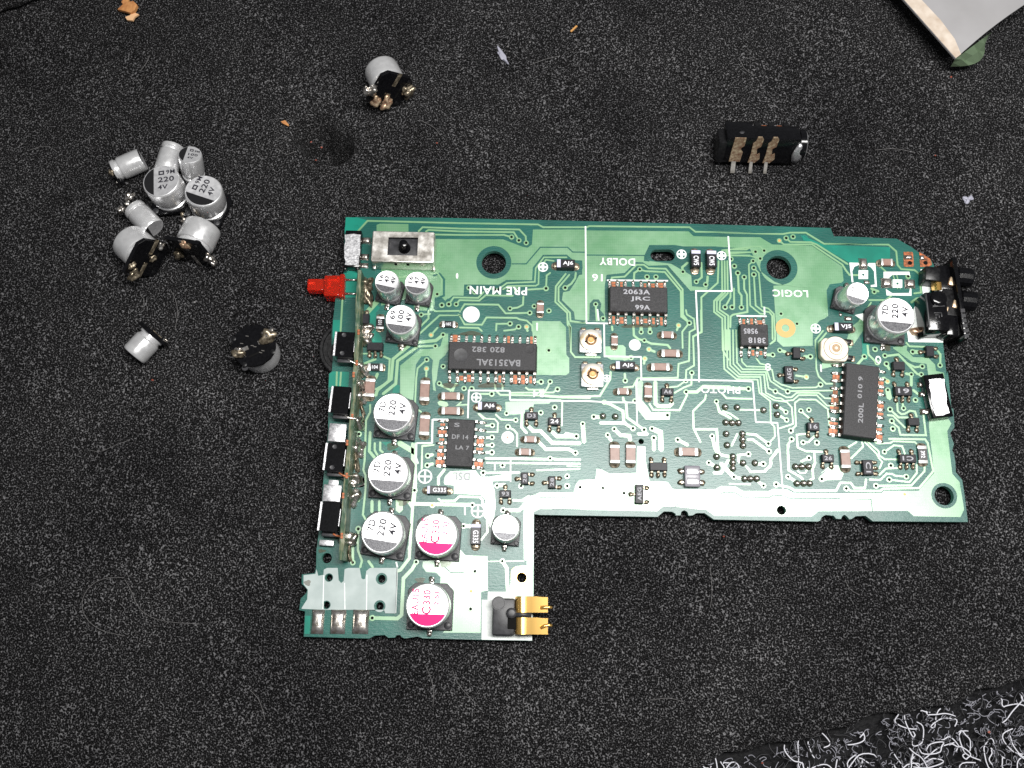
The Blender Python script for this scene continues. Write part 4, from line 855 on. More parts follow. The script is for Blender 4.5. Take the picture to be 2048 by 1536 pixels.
# flux residue dried around reworked joints
for i, (r, x, y, sx, sy) in enumerate((('Q', 195, 690, 34, 30), ('O', 1240, 790, 60, 40), ('Q', 1430, 660, 50, 30), ('S', 500, 640, 60, 40), ('F', 1120, 1390, 60, 40), ('A', 1230, 1490, 50, 25), ('E', 720, 1240, 60, 35), ('A', 830, 860, 60, 120),
        ('G', 330, 720, 90, 30), ('G', 780, 720, 150, 28), ('G', 560, 150, 120, 26), ('C', 640, 1275, 200, 22), ('J', 170, 640, 30, 200), ('Q', 350, 340, 40, 18))):
    c = bp(r, x, y); rn = random.Random(i); ph = rn.uniform(0, 6)
    P = [(c.x + sx * CMZ * math.cos(a) * (1 + .16 * math.sin(3 * a + ph) + .07 * math.sin(5 * a)), c.y + sy * CMZ * math.sin(a) * (1 + .16 * math.sin(3 * a + ph) + .07 * math.sin(5 * a))) for a in np.linspace(0, 2 * math.pi, 26)[:-1]]
    mk('flux_residue', prism(P, ZB + .0118, ZB + .0125, 'flux_stain'), None, panel)
# ------------------------------------------------------------------ slide switch in a metal shell
def rsh(r, x0, y0, x1, y1, h): return rect(r, x0, y0, x1, y1, h)
c, w_, d_ = rect('A', 908, 242, 1570, 562, .36); mtx = T(c.x, c.y, ZB) @ RZ(BETA)
sw = mk('slide_switch', rbox(w_ - .03, d_ - .03, .26, .01, 'grey_plastic'), mtx @ T(0, 0, .02), board, 'shiny steel slide switch with a black knob in its window')
hx0, hx1, hy0, hy1 = -w_ / 2 + w_ * .25, -w_ / 2 + w_ * .745, -d_ / 2 + d_ * .20, -d_ / 2 + d_ * .82
mk('shell_top', fill2d([[(-w_ / 2, -d_ / 2), (w_ / 2, -d_ / 2), (w_ / 2, d_ / 2), (-w_ / 2, d_ / 2)], [(hx0, hy0), (hx1, hy0), (hx1, hy1), (hx0, hy1)]], .335, .36, 'steel'), mtx, sw)
for (x, y, a, b) in ((0, -d_ / 2, w_, .024), (0, d_ / 2, w_, .024), (-w_ / 2, 0, .024, d_), (w_ / 2, 0, .024, d_)):
    mk('shell_wall', rbox(a + .012, b, .352, .012, 'steel'), mtx @ T(x, y, .006), sw)
for u in (-.115, .085): mk('shell_slot', rbox(.05, .012, .10, .004, 'recess_shade', 1), mtx @ T(u, -d_ / 2 - .009, .20), sw)
for u in (-.5, .5): mk('shell_foot', rbox(.05, .05, .1, .01, 'tin'), mtx @ T(u * w_, -d_ / 2 - .012, 0), sw)
mk('knob', lathe([(.10, 0), (.10, .06), (.082, .08), (.072, .24), (.06, .27), (.03, .28)], 24, 'glossy_black'), mtx @ T(.02, .0, .24), sw)
# small wavy-lidded switches
def lid_switch(P_, h, name, label, yaw, blk):
    w0 = [U(x, y, ZB + h) for x, y in P_]; c = sum(w0, Vector()) / len(w0)
    loc = [(p.x - c.x, p.y - c.y) for p in w0]; m_ = T(c.x, c.y, ZB)
    r_ = mk(name, rbox(*blk, h - .03, .01, 'glossy_black'), m_ @ RZ(yaw) @ T(0, 0, .01), board, label)
    mk('lid', prism(loc, h - .018, h, 'brushed_steel', .004), m_, r_)
    return r_, m_, c
ls, m_, c = lid_switch(multi('A 600,268 655,265 700,258 730,268 778,270 768,300 772,340 768,390 772,440 765,500 752,520 760,560 750,602 640,605 600,600 612,560 592,515 600,480 592,430 596,380 612,340 600,305'), .20, 'corner_switch', 'small switch with a wavy grey steel lid at the top left corner', BETA, (.27, .66))
mk('lid_skirt', rbox(.16, .02, .14, .006, 'tin'), m_ @ T(-.02, -.315, .03), ls)
for u in (-.125, .085): mk('end_lug', rbox(.055, .06, .13, .01, 'glossy_black'), m_ @ T(u, -.335, .03), ls)
rs_, m_, c = lid_switch(multi('J 1190,432 1240,430 1255,422 1320,420 1335,430 1372,425 1362,470 1375,540 1388,600 1392,660 1385,700 1412,760 1425,800 1370,812 1350,828 1270,832 1245,775 1252,735 1225,700 1218,620 1222,580 1198,520 1208,470'), .22, 'edge_switch', 'switch with a bright wavy steel lid on the right board edge', math.radians(8) + BETA, (.33, .72))
for (x, y) in ((1195, 495), (1205, 600), (1225, 790)):
    q = bp('J', x, y, ZB + .06); mk('terminal', rbox(.16, .05, .02, .006, 'tin'), T(q.x - .03, q.y, ZB + .05), rs_)
# ------------------------------------------------------------------ red lamp with two leads
zt = .34
def bx(x0, y0, x1, y1, z1, z0, bev, mk_, name, parent=None, label=None, seg=3):
    a, b = bp('A', x0, y0, z1), bp('A', x1, y1, z1)
    return mk(name, rbox(abs(b.x - a.x), abs(b.y - a.y), z1 - z0, bev, mk_, seg), T((a.x + b.x) / 2, (a.y + b.y) / 2, z0) , parent, label)
led = bx(378, 715, 560, 940, .36, .06, .02, 'red_resin', 'indicator_lamp', board, 'red plastic lamp on two leads at the left board edge')
bx(192, 752, 385, 880, .31, .11, .02, 'red_resin', 'lens', led)
bx(548, 700, 588, 952, .38, .05, .015, 'red_resin', 'flange', led)
bx(410, 760, 540, 790, .30, .10, .01, 'orange_glow', 'cup', led); bx(405, 840, 430, 870, .28, .10, .01, 'orange_glow', 'anvil', led); bx(425, 780, 450, 850, .27, .12, .01, 'orange_glow', 'post', led); bx(520, 740, 545, 800, .3, .12, .01, 'orange_glow', 'post', led)
for y in (765, 917):
    a, b = bp('A', 585, y, .24), bp('A', 745, y + 5, .24); mk('lead', tube([a, a.lerp(b, .65), b], .024, 'tin', 6), None, led)
# ------------------------------------------------------------------ upright strip board with its push switches
ZT = ZB + .42
cl = multi('A 762,655 745,1000 F 735,200 728,330 705,700 690,920 O 650,200 640,300 600,700 575,1100 557,1425'); cw = [U(x, y, ZT) for x, y in cl]
V = []; F = []; th = .036
fine = []
for a_, b_ in zip(cw, cw[1:]):
    k_ = max(2, int((b_ - a_).length / .07)); fine += [a_.lerp(b_, t / k_) for t in range(k_)]
cw = fine + [cw[-1]]; rq = random.Random(4)
for i, p in enumerate(cw):
    j = th * rq.uniform(.82, 1.12); k_ = th * rq.uniform(.8, 1.15); zz = ZT - rq.uniform(0, .02); V += [(p.x - j, p.y, ZB + .001), (p.x + k_ + .006, p.y, ZB + .001), (p.x + k_, p.y, zz), (p.x - j, p.y, zz - rq.uniform(0, .012))]
for i in range(len(cw) - 1):
    a = 4 * i; b = a + 4; F += [(a + 3, b + 3, b + 2, a + 2), (a + 2, b + 2, b + 1, a + 1), (a, b, b + 3, a + 3), (a + 1, b + 1, b, a)]
l = 4 * (len(cw) - 1); F += [(0, 3, 2, 1), (l, l + 1, l + 2, l + 3)]
strip = mk('upright_strip', mesh(V, F, 'glass_fibre'), None, board, 'pale green strip board standing on edge along the left side')
for i, (r, x, y, sx, sy, sz, k) in enumerate((('A', 812, 800, .09, .10, .10, 'fluxed_solder'), ('A', 822, 930, .06, .16, .10, 'fluxed_solder'), ('F', 790, 95, .12, .10, .16, 'solder'), ('F', 815, 205, .11, .10, .14, 'solder'), ('F', 760, 545, .09, .12, .14, 'solder'), ('F', 735, 715, .10, .09, .16, 'solder'), ('F', 752, 830, .10, .12, .12, 'solder'),
        ('F', 722, 1130, .09, .11, .14, 'solder'), ('O', 668, 120, .10, .10, .15, 'solder'), ('O', 712, 205, .10, .12, .12, 'solder'), ('O', 672, 545, .13, .08, .13, 'solder'), ('O', 655, 745, .11, .12, .15, 'solder'), ('O', 628, 1205, .12, .09, .13, 'solder'), ('O', 700, 330, .03, .2, .06, 'fluxed_solder'), ('F', 755, 950, .03, .18, .06, 'fluxed_solder'), ('O', 620, 1360, .03, .14, .06, 'fluxed_solder'))):
    q = bp(r, x, y, ZB + .06); mk('solder_fillet', blob(sx * 1.25, sy * 1.15, sz * 1.1, k, i, .34, 3, True), T(q.x + .035, q.y, ZB) @ RZ(random.uniform(-.4, .4)), strip)
for i, (r, x, y) in enumerate((('F', 725, 470), ('F', 675, 1060), ('O', 620, 140), ('O', 615, 500), ('O', 575, 720), ('O', 560, 1160), ('A', 745, 1340), ('F', 690, 600))):
    q = bp(r, x, y, ZT); mk('copper_land', rbox(.04, .09, .012, .004, 'copper', 1), T(q.x + .01, q.y, ZT - .006), strip)
for r, s_ in (('F', '635,432 670,455 720,478 770,488 800,480'), ('F', '600,1048 640,1070 700,1082 755,1076'), ('O', '535,470 570,492 610,508 650,510'), ('O', '470,1140 505,1158 545,1168')):
    P = [tuple(map(float, t.split(','))) for t in s_.split()]; mk('wire', tube([bp(r, x, y, ZT + .03 - .02 * i) for i, (x, y) in enumerate(P)], .016, 'copper' if r == 'O' else 'tin', 6), None, strip)
def push(r, x0, y0, x1, y1, label, dots, yaw=-4.5):
    z = ZB + .36; c, w_, d_ = rect(r, x0, y0, x1, y1, .36); m_ = T(c.x, c.y, ZB0) @ RZ(math.radians(yaw))
    b = mk('push_switch', rbox(w_, d_, z - ZB0, .008, 'glossy_black', 1), m_, board, label)
    for s, t in ((-1, .036), (1, .016)): mk('side_plate', rbox(t, d_ * (.98 if s < 0 else .6), z - ZB0 + .006, .004, 'brushed_steel', 1), m_ @ T(s * (w_ / 2 + t / 2), 0, 0), b)
    mk('plunger', rbox(.09, d_ * .42, .14, .02, 'black_plastic'), m_ @ T(-w_ / 2 - .07, -.02, .09), b)
    mk('lower_step', rbox(w_ * .9, .06, z - ZB0 - .14, .01, 'grey_plastic'), m_ @ T(0, -d_ / 2 - .03, 0), b)
    if dots:
        for s in (-1, 1): mk('rivet', lathe([(.036, 0), (.036, .006), (.028, .003), (.01, .003)], 16, 'grey_plastic'), m_ @ T(-w_ * .1, s * d_ * .37, z - ZB0), b)
push('F', 505, 130, 702, 402, 'black push switch with two rivets beside the ribbed wheel', True, -3)
push('F', 462, 728, 652, 1022, 'plain black push switch, upper of the two plain ones', False)
push('O', 398, 145, 596, 452, 'black push switch with two rivets in the middle of the row', True)
push('O', 340, 790, 540, 1115, 'plain black push switch, lowest in the row', False)
def bracket(r, x0, y0, x1, y1, h, label, tab=True):
    c, w_, d_ = rect(r, x0, y0, x1, y1, h); m_ = T(c.x, c.y, ZB) @ RZ(math.radians(-4))
    b = mk('steel_bracket', rbox(w_, d_, .03, .012, 'brushed_steel'), m_ @ T(0, 0, h - .03), board, label)
    mk('skirt', rbox(w_ * .9, .03, h - .02 + ZB - ZB0, .01, 'brushed_steel'), m_ @ T(0, -d_ / 2 + .02, ZB0 - ZB), b)
    if tab: mk('tab', rbox(w_ * .55, .10, .025, .008, 'brushed_steel'), m_ @ T(.0, d_ / 2 + .03, h - .045), b)
bracket('F', 422, 1135, 612, 1335, .30, 'bright steel bracket between the second and third push switch', False)
bracket('O', 360, 600, 558, 785, .30, 'bright steel bracket above the lowest push switch')
bracket('O', 318, 1205, 480, 1270, .12, 'short steel bracket below the lowest push switch', False)
# ribbed wheel under the edge
q = U(698, 699, .10); R_ = .50; V = []; n = 90; prof = [(.42, -.09), (.97, -.085), (1.0, -.05), (1.0, .05), (.96, .07), (.86, .07), (.84, .045), (.72, .045), (.70, .07), (.5, .07)]
for j, (r_, z) in enumerate(prof):
    for i in range(n):
        k = r_ - (.025 if (i % 2 and 1 <= j <= 4) else 0); a = 2 * math.pi * i / n; V.append((R_ * k * math.cos(a), R_ * k * math.sin(a), z))
F = [(j * n + i, j * n + (i + 1) % n, (j + 1) * n + (i + 1) % n, (j + 1) * n + i) for j in range(len(prof) - 1) for i in range(n)]
F.append(tuple((len(prof) - 1) * n + i for i in range(n)))
mk('ribbed_wheel', mesh(V, F, 'black_plastic'), T(q.x, q.y, .10) , board, 'black ribbed wheel showing past the left board edge')
# ------------------------------------------------------------------ trimmers
def trimmer(r, x, y, label):
    q = bp(r, x, y, ZB + .11); m_ = T(q.x, q.y, ZB) @ RZ(BETA)
    b = mk('trimmer', rbox(.37, .40, .085, .02, 'brushed_steel'), m_ @ T(0, -.01, .01), board, label)
    mk('rotor', lathe([(.175, .085), (.185, .10), (.18, .125), (.17, .13), (.10, .13), (.096, .112), (.085, .112)], 40, ['rotor_metal', 'bronze'], lambda j: 1 if j > 4 else 0), m_ @ T(.005, .0, 0), b)
    mk('rotor_hub', lathe([(.085, .112), (.07, .118), (.062, .136), (.05, .138), (.045, .128), (.03, .128), (.026, .14)], 28, ['bronze', 'gold_pad'], lambda j: 1 if j > 2 else 0), m_ @ T(.005, 0, 0), b)
    for a in (20, 110, 200): mk('rotor_notch', rbox(.035, .022, .004, 0, 'recess_shade', 1), m_ @ T(.005, 0, .129) @ RZ(math.radians(a)) @ T(.095, 0, 0), b)
    for u in (-.115, .115):
        mk('terminal', rbox(.085, .07, .06, .015, 'fluxed_solder'), m_ @ T(u, .20, .004), b)
    mk('terminal', rbox(.19, .05, .05, .012, 'tin'), m_ @ T(.01, -.225, .004), b)
trimmer('H', 335, 330, 'gold-rimmed trimmer beside the 2063A chip, the upper one')
trimmer('H', 355, 705, 'gold-rimmed trimmer, the lower of the pair')
P = [bp('E', x, y, ZB + .16) for x, y in ((12, 1165), (50, 1128), (265, 1140), (305, 1175), (312, 1340), (285, 1385), (60, 1376), (8, 1320))]; c = sum(P, Vector()) / 8
ct = mk('cream_trimmer', prism([(p.x - c.x, p.y - c.y) for p in P], .01, .16, 'cream_plastic', .014), T(c.x, c.y, ZB), board, 'cream plastic trimmer with a round slotted hub')
q = bp('E', 178, 1240, ZB + .165); m_ = T(q.x, q.y, ZB)
mk('dial_ring', lathe([(.205, .155), (.205, .162), (.198, .1605), (.192, .166), (.13, .166), (.125, .158)], 44, ['ink_dark', 'cream_plastic'], lambda j: 0 if j < 2 else 1), m_, ct)
mk('dial_hub', lathe([(.115, .158), (.11, .175), (.095, .176), (.09, .166), (.07, .166), (.066, .178), (.05, .178), (.045, .168), (.03, .168), (.02, .182)], 36, ['bronze', 'cream_plastic'], lambda j: 0 if j in (0, 2, 5, 7) else 1), m_, ct)
for (x, y) in ((300, 1168), (318, 1345)):
    q = bp('E', x, y, ZB + .1); mk('terminal', rbox(.13, .08, .11, .012, 'black_plastic'), T(q.x, q.y, ZB) @ RZ(-.1), ct); mk('terminal', rbox(.07, .1, .04, .012, 'fluxed_solder'), T(q.x + .09, q.y, ZB), ct)
# ------------------------------------------------------------------ black socket block on the right edge
def P5(x, y): return (1800 + x / 7.3167, 490 + y / 7.3167)
def blk(x0, y0, x1, y1, z1, z0, bev, mk_, name, parent, label=None, yaw=-7):
    a, b, d = U(*P5(x0, y0), z1), U(*P5(x1, y0), z1), U(*P5(x0, y1), z1); c = (b + d) / 2
    return mk(name, rbox((b - a).length, (d - a).length, z1 - z0, bev, mk_), T(c.x, c.y, z0) @ RZ(math.radians(yaw)), parent, label)
so = blk(390, 690, 700, 1250, ZB + .42, ZB + .01, .02, 'glossy_black', 'socket_block', board, 'black plastic socket block with brass springs at the right board edge', 0)
blk(375, 310, 600, 520, ZB + .30, ZB + .005, .03, 'black_plastic', 'side_block', so); blk(360, 340, 470, 560, ZB + .14, ZB + .005, .015, 'grey_plastic', 'step', so)
blk(560, 300, 860, 700, ZB + .22, .0, .03, 'glossy_black', 'rear_body', so); blk(620, 640, 900, 1330, ZB + .24, .0, .03, 'black_plastic', 'rear_body', so)
blk(690, 1020, 860, 1330, ZB + .30, ZB, .03, 'glossy_black', 'rear_body', so)
a = U(*P5(575, 780), ZB + .46); mk('boss', lathe([(.13, -.1), (.13, .03), (.11, .05), (.06, .055)], 24, 'glossy_black'), T(a.x, a.y, ZB + .42), so)
blk(500, 760, 520, 880, ZB + .45, ZB + .40, .004, 'grey_plastic', 'rib', so, None, 0); blk(480, 880, 660, 900, ZB + .45, ZB + .40, .004, 'grey_plastic', 'rib', so, None, 0); blk(400, 700, 420, 1200, ZB + .445, ZB + .40, .004, 'grey_plastic', 'rib', so, None, 0)
for (x0, y0, x1, y1) in ((500, 985, 610, 997), (605, 990, 618, 1050), (515, 1015, 575, 1027), (570, 1020, 582, 1062), (520, 1045, 540, 1075), (545, 1110, 585, 1122), (580, 1120, 592, 1150), (530, 1145, 545, 1160)): blk(x0, y0, x1, y1, ZB + .426, ZB + .41, .002, 'grey_plastic', 'embossed_mark', so, None, 0)
for s_ in ('462,560 520,548 600,535 660,540', ):
    A = [U(*P5(462 + i * 40, 600), ZB + z) for i, z in enumerate((.10, .20, .27, .26, .20, .14))]; V = []; F = []
    for p in A: V += [(p.x, p.y - .07, p.z), (p.x, p.y + .07, p.z), (p.x, p.y + .07, p.z - .015), (p.x, p.y - .07, p.z - .015)]
    for i in range(5):
        k = 4 * i; F += [(k, k + 4, k + 5, k + 1), (k + 1, k + 5, k + 6, k + 2), (k + 3, k + 2, k + 6, k + 7), (k, k + 3, k + 7, k + 4)]
    mk('brass_spring', mesh(V, F, 'gold'), None, so)
for (x0, y0, x1, y1) in ((725, 465, 815, 590), (778, 800, 852, 920), (685, 900, 712, 975)): blk(x0, y0, x1, y1, ZB + .27, ZB + .1, .02, 'brass', 'brass_contact', so, None, -20)
fa, fb = U(*P5(800, 165), .62), U(*P5(985, 1375), .62); dv = (fb - fa); c = (fa + fb) / 2
fp = mk('face_plate', rbox(dv.length, .07, .58, .02, 'glossy_black'), T(c.x, c.y, .03) @ RZ(math.atan2(dv.y, dv.x)), so)
for i in range(6):
    p = fa + dv * (.66 + i * .06); mk('plate_notch', rbox(.07, .075, .02, .006, 'grey_plastic', 1), T(p.x + .0, p.y, .60) @ RZ(math.atan2(dv.y, dv.x)), so)
for (x, y) in ((955, 465), (1010, 810)):
    q = U(*P5(x, y), .36); mk('barrel', lathe([(.15, -.16), (.17, -.14), (.17, .08), (.155, .11), (.11, .115)], 14, 'glossy_black', None, 20), T(q.x, q.y, .32) @ RZ(math.radians(-7)) @ Matrix.Rotation(math.pi / 2, 4, 'Y'), so)
A = [U(*P5(x, y), z) for x, y, z in ((270, 1330, ZB + .08), (380, 1290, ZB + .14), (450, 1200, ZB + .30), (520, 1180, ZB + .38))]; mk('arm', tube(A, .055, 'glossy_black', 8), None, so)
q = U(*P5(225, 1270), ZB); mk('pin_joint', blob(.11, .075, .09, 'brass', 3, .15, 2, True), T(q.x, q.y, ZB), so)
# ------------------------------------------------------------------ gold spring contacts
c, w_, d_ = rect('S', 1012, 1022, 1258, 1428, .26); m_ = T(c.x, c.y, ZB) @ RZ(BETA)
bc = mk('contact_block', rbox(w_, d_, .25, .03, 'grey_plastic'), m_ @ T(0, 0, .01), board, 'grey plastic block holding two gold spring contacts')
mk('pocket', rbox(.13, d_ * .55, .02, .008, 'recess_shade', 1), m_ @ T(w_ * .38, -d_ * .06, .248), bc)
q = bp('S', 1082, 1078, ZB + .26); mk('mould_ring', lathe([(.105, 0), (.105, .012), (.092, .012), (.088, .004), (.02, .004)], 28, 'grey_plastic'), T(q.x, q.y, ZB + .257), bc)
q = bp('S', 1222, 1185, ZB + .33); mk('post', lathe([(.078, -.2), (.078, .05), (.065, .065), (.04, .07)], 24, 'grey_plastic'), T(q.x, q.y, ZB + .26), bc)
mk('bar', tube([bp('S', 1262, 1200, ZB + .27), bp('S', 1440, 1203, ZB + .25)], .042, 'grey_plastic', 10), None, bc)
for (y0, y1, yp, dd) in ((1003, 1180, 1122, 0), (1234, 1420, 1318, 1)):
    pr = [(1262, .18), (1270, .25), (1285, .30), (1308, .33), (1335, .342), (1362, .335), (1395, .318), (1440, .292), (1500, .26), (1570, .225), (1622, .20)]; V = []; F = []
    for (x, z) in pr:
        a, b = bp('S', x, y0 + (8 if x > 1500 else 0), ZB + z), bp('S', x, y1, ZB + z); V += [tuple(a), tuple(b), (b.x, b.y, b.z - .02), (a.x, a.y, a.z - .02)]
    for i in range(len(pr) - 1):
        k = 4 * i; F += [(k, k + 1, k + 5, k + 4), (k + 1, k + 2, k + 6, k + 5), (k + 2, k + 3, k + 7, k + 6), (k + 3, k, k + 4, k + 7)]
    k = 4 * (len(pr) - 1); F += [(0, 3, 2, 1), (k, k + 1, k + 2, k + 3)]
    me = mesh(V, F, 'gold'); 
    me.polygons.foreach_set('use_smooth', [True] * len(me.polygons)); me.set_sharp_from_angle(angle=math.radians(45))
    mk('gold_spring', me, None, bc)
    mk('spring_tip', tube([bp('S', 1545, yp + 4 + 22 * dd, ZB + .235), bp('S', 1585, yp + 2 + 8 * dd, ZB + .245), bp('S', 1630, yp, ZB + .25), bp('S', 1668, yp + 3, ZB + .24)], .03, 'gold', 8, .022), None, bc)
# ------------------------------------------------------------------ loose capacitors
GRP = 'desoldered silver capacitors lying on the foam'
def loose(label, D, H, bot, top, roll, band='can_print_black', lines=(), base=True, tabs=((.4, 0),), blobs=(), seed=1, ink='ink_dark'):
    p0, p1 = U(bot[0], bot[1], bot[2]), U(top[0], top[1], top[2]); ax = (p1 - p0).normalized()
    mtx = T(*p0) @ (Vector((0, 0, 1)).rotation_difference(ax)).to_matrix().to_4x4() @ RZ(math.radians(roll))
    root = empty('loose_capacitor', mtx); tag(root, label, 'capacitor', GRP)
    capacitor(root, D, H, band, ink, list(lines), base, True, False, seed, False)
    R = D / 2
    if base:
        for sx in (-1, 1): mk('lead', rbox(R * .9, .07, .014, .004, 'tin' if seed % 2 else 'fluxed_solder', 1), mtx @ T(sx * R * .72, 0, .002), root)
        for sx in (-1, 1): mk('slot', rbox(R * .5, .03, .006, 0, 'recess_shade', 1), mtx @ T(sx * R * .2, R * .5, .008), root)
        for sx, sy in ((-1, -1), (-1, 1), (1, 1)): mk('foot_stud', lathe([(.04, 0), (.04, .012), (.03, .016)], 12, 'black_plastic'), mtx @ T(sx * R * .78, sy * R * .78, .012) @ Matrix.Rotation(math.pi, 4, 'X'), root)
    if seed == 11:
        for x, y, a_ in ((.2, .55, 40), (.34, .5, 40), (-.05, .0, 30), (-.5, -.35, 35), (-.1, -.6, 35), (.05, .12, 30)): mk('scratch', rbox(R * .16, .012, .004, 0, 'tin', 1), mtx @ T(x * R, y * R, .006) @ RZ(math.radians(a_)), root)
    for i, (x, y, z, s, k) in enumerate(blobs): mk('solder_lump', blob(s, s * .8, s * .6, k, seed + i, .4, 3), mtx @ T(x * R, y * R, z), root)
    return root
NM = [('9M', .52, .50, .46, .26, 0), ('220', .28, .06, .86, .32, 0), ('4V', .10, -.40, .52, .28, 0)]
def sqmark(root, D, H):
    R = D / 2; o_ = [(-.12, .36), (.18, .36), (.18, .62), (-.12, .62)]; i_ = [(-.05, .43), (.11, .43), (.11, .55), (-.05, .55)]
    mk('print', fill2d([[(a * R, b * R) for a, b in o_], [(a * R, b * R) for a, b in i_]], 0, .0015, 'ink_dark'), W[root.name] @ T(0, 0, H + .0016), root)
loose('small silver capacitor lying alone at the top left of the pile', .40, .52, (229, 343, .21), (286, 318, .21), 10, lines=(), base=False, blobs=((-.6, -.7, -.03, .07, 'fluxed_solder'), (.4, -.9, .03, .09, 'glossy_black'), (.8, -.6, -.04, .05, 'solder')), seed=2)
loose('small silver capacitor half hidden behind the big printed one', .40, .52, (347, 292, .21), (331, 346, .21), 0, base=False, seed=3)
r_ = loose('small silver capacitor standing at the back of the pile, printed 100', .40, .53, (388, 352, .02), (380, 309, .52), -6, lines=[('9M', .5, .45, .42, .22, 0), ('100', .25, .02, .8, .26, 0), ('4V', .1, -.36, .5, .22, 0)], base=False, seed=4, blobs=((1.0, -.7, .03, .06, 'tin'),)); sqmark(r_, .40, .53)
r_ = loose('big silver capacitor in the pile printed 220 with its black segment on the left', .635, .56, (346, 397, .01), (322, 362, .56), 8, lines=NM, seed=5); sqmark(r_, .635, .56)
r_ = loose('big silver capacitor in the pile printed 220 with its black segment at the bottom', .63, .56, (420, 417, .01), (407, 382, .55), 72, lines=NM, seed=6, blobs=((-1.15, .55, .0, .12, 'fluxed_solder'), (-1.2, .9, .02, .08, 'solder'), (-.9, 1.1, 0, .07, 'fluxed_solder'))); sqmark(r_, .63, .56)
loose('small silver capacitor lying across the middle with solder lumps at one end', .40, .54, (268, 417, .21), (311, 461, .21), 40, base=False, blobs=((-.9, .5, -.06, .075, 'solder'), (.3, .9, -.10, .085, 'solder'), (-.2, .9, -.04, .05, 'tin')), seed=7)
loose('big silver capacitor lying with its black foot facing right, lower left of the pile', .63, .56, (297, 518, .40), (260, 484, .30), 20, blobs=((-1.0, -.5, -.03, .10, 'fluxed_solder'), (.9, .3, -.03, .07, 'solder'), (.1, .2, -.02, .06, 'fluxed_solder'), (-.5, -.9, -.03, .07, 'fluxed_solder')), seed=8)
loose('big silver capacitor lying with its black foot facing down left', .63, .56, (380, 507, .38), (403, 461, .31), 60, blobs=((-.9, -.2, -.02, .09, 'brass'), (.1, -1.15, -.01, .09, 'solder'), (.3, .9, -.02, .10, 'fluxed_solder'), (.45, -1.2, -.02, .08, 'solder')), seed=9)
loose('small silver capacitor lying by itself below the pile', .43, .52, (312, 664, .23), (272, 706, .22), 0, base=True, blobs=((1.0, -.6, .0, .05, 'solder'),), seed=10)
loose('capacitor standing upside down with its black foot and solder lumps up', .63, .56, (506, 690, .56), (525, 712, .0), 35, band=None, blobs=((-.85, .1, -.02, .10, 'fluxed_solder'), (.85, -.1, -.01, .13, 'fluxed_solder'), (.95, -.2, -.03, .09, 'solder'), (-.75, .0, -.04, .07, 'solder')), seed=11)
loose('silver capacitor lying alone at the top centre with torn foot', .62, .56, (783, 181, .42), (764, 143, .31), -25, blobs=((.2, 1.0, -.03, .13, 'fluxed_solder'), (-.85, .1, -.02, .13, 'brass'), (-.2, -1.25, -.04, .12, 'solder'), (-.35, -1.5, -.02, .09, 'solder'), (-.9, -.6, -.01, .11, 'brass')), seed=12)
# ------------------------------------------------------------------ loose jack socket
HJ = .56
fl, fr = U(1440, 334, 0), U(1588, 337, 0); xd = (fr - fl); Lj = xd.length; yj = math.atan2(xd.y, xd.x)
mj = T(fl.x, fl.y + .02, .13) @ RZ(yj) @ Matrix.Rotation(math.radians(-20), 4, 'X')
jk = mk('jack_socket', rbox(Lj * .36, .42, HJ, .015, 'glossy_black'), mj @ T(Lj * .18, .21, .0)); tag(jk, 'loose black jack socket with three brass terminals at the top right', 'jack socket')
mk('rear_block', rbox(Lj * .62, .34, HJ - .01, .015, 'glossy_black'), mj @ T(Lj * .66, .17, 0), jk)
mk('left_step', rbox(.14, .36, HJ * .82, .02, 'black_plastic'), mj @ T(-.05, .17, 0), jk)
for u in (.42, .60, .80): mk('rear_rib', rbox(.10, .12, HJ - .03, .01, 'black_plastic'), mj @ T(Lj * u + .02, .40, 0), jk)
for u in (.50, .70): mk('inner_contact', rbox(.09, .05, .02, .004, 'copper', 1), mj @ T(Lj * u + .03, .385, HJ - .08), jk)
mk('barrel', lathe([(.25, 0), (.255, .02), (.255, .10), (.23, .12), (.22, .125), (.14, .125), (.13, .04)], 32, ['glossy_black', 'brushed_steel'], lambda j: 1 if 2 <= j <= 4 else 0), mj @ T(Lj - .02, .19, HJ * .5) @ Matrix.Rotation(math.pi / 2, 4, 'Y'), jk)
mk('nose_lump', blob(.10, .05, .2, 'brushed_steel', 4, .2), mj @ T(Lj * .97, -.02, .24), jk)
mk('solder_dot', blob(.05, .035, .01, 'grey_plastic', 2, .2), mj @ T(Lj * .2, .14, HJ), jk)
def strap(u, w0, P):
    V = [(x * w0, 0, z) for x, z in P]; n = len(P); V2 = [(x * w0, -.02, z) for x, z in P]
    F = [tuple(range(n)), tuple(range(2 * n - 1, n - 1, -1))] + [(i, n + i, n + (i + 1) % n, (i + 1) % n) for i in range(n)]
    t = mk('brass_terminal', mesh(V + V2, F, 'brass'), mj @ T(Lj * u, -.006, 0), jk)
    mk('terminal_leg', rbox(w0 * .40, .02, .22, .004, 'steel', 1), mj @ T(Lj * u - .015, -.012, .06) @ Matrix.Rotation(math.radians(150), 4, 'X'), t)
strap(.165, .20, [(-.5, .05), (.45, .05), (.5, .26), (.3, .30), (.28, .36), (.5, .40), (.5, .57), (-.45, .57), (-.5, .3)])
for u in (.40, .60): strap(u, .15, [(-.5, .03), (.3, .03), (.75, .12), (.6, .24), (.3, .20), (.15, .34), (.55, .40), (.62, .55), (.4, .60), (-.1, .60), (-.2, .50), (-.45, .45), (-.4, .2)])
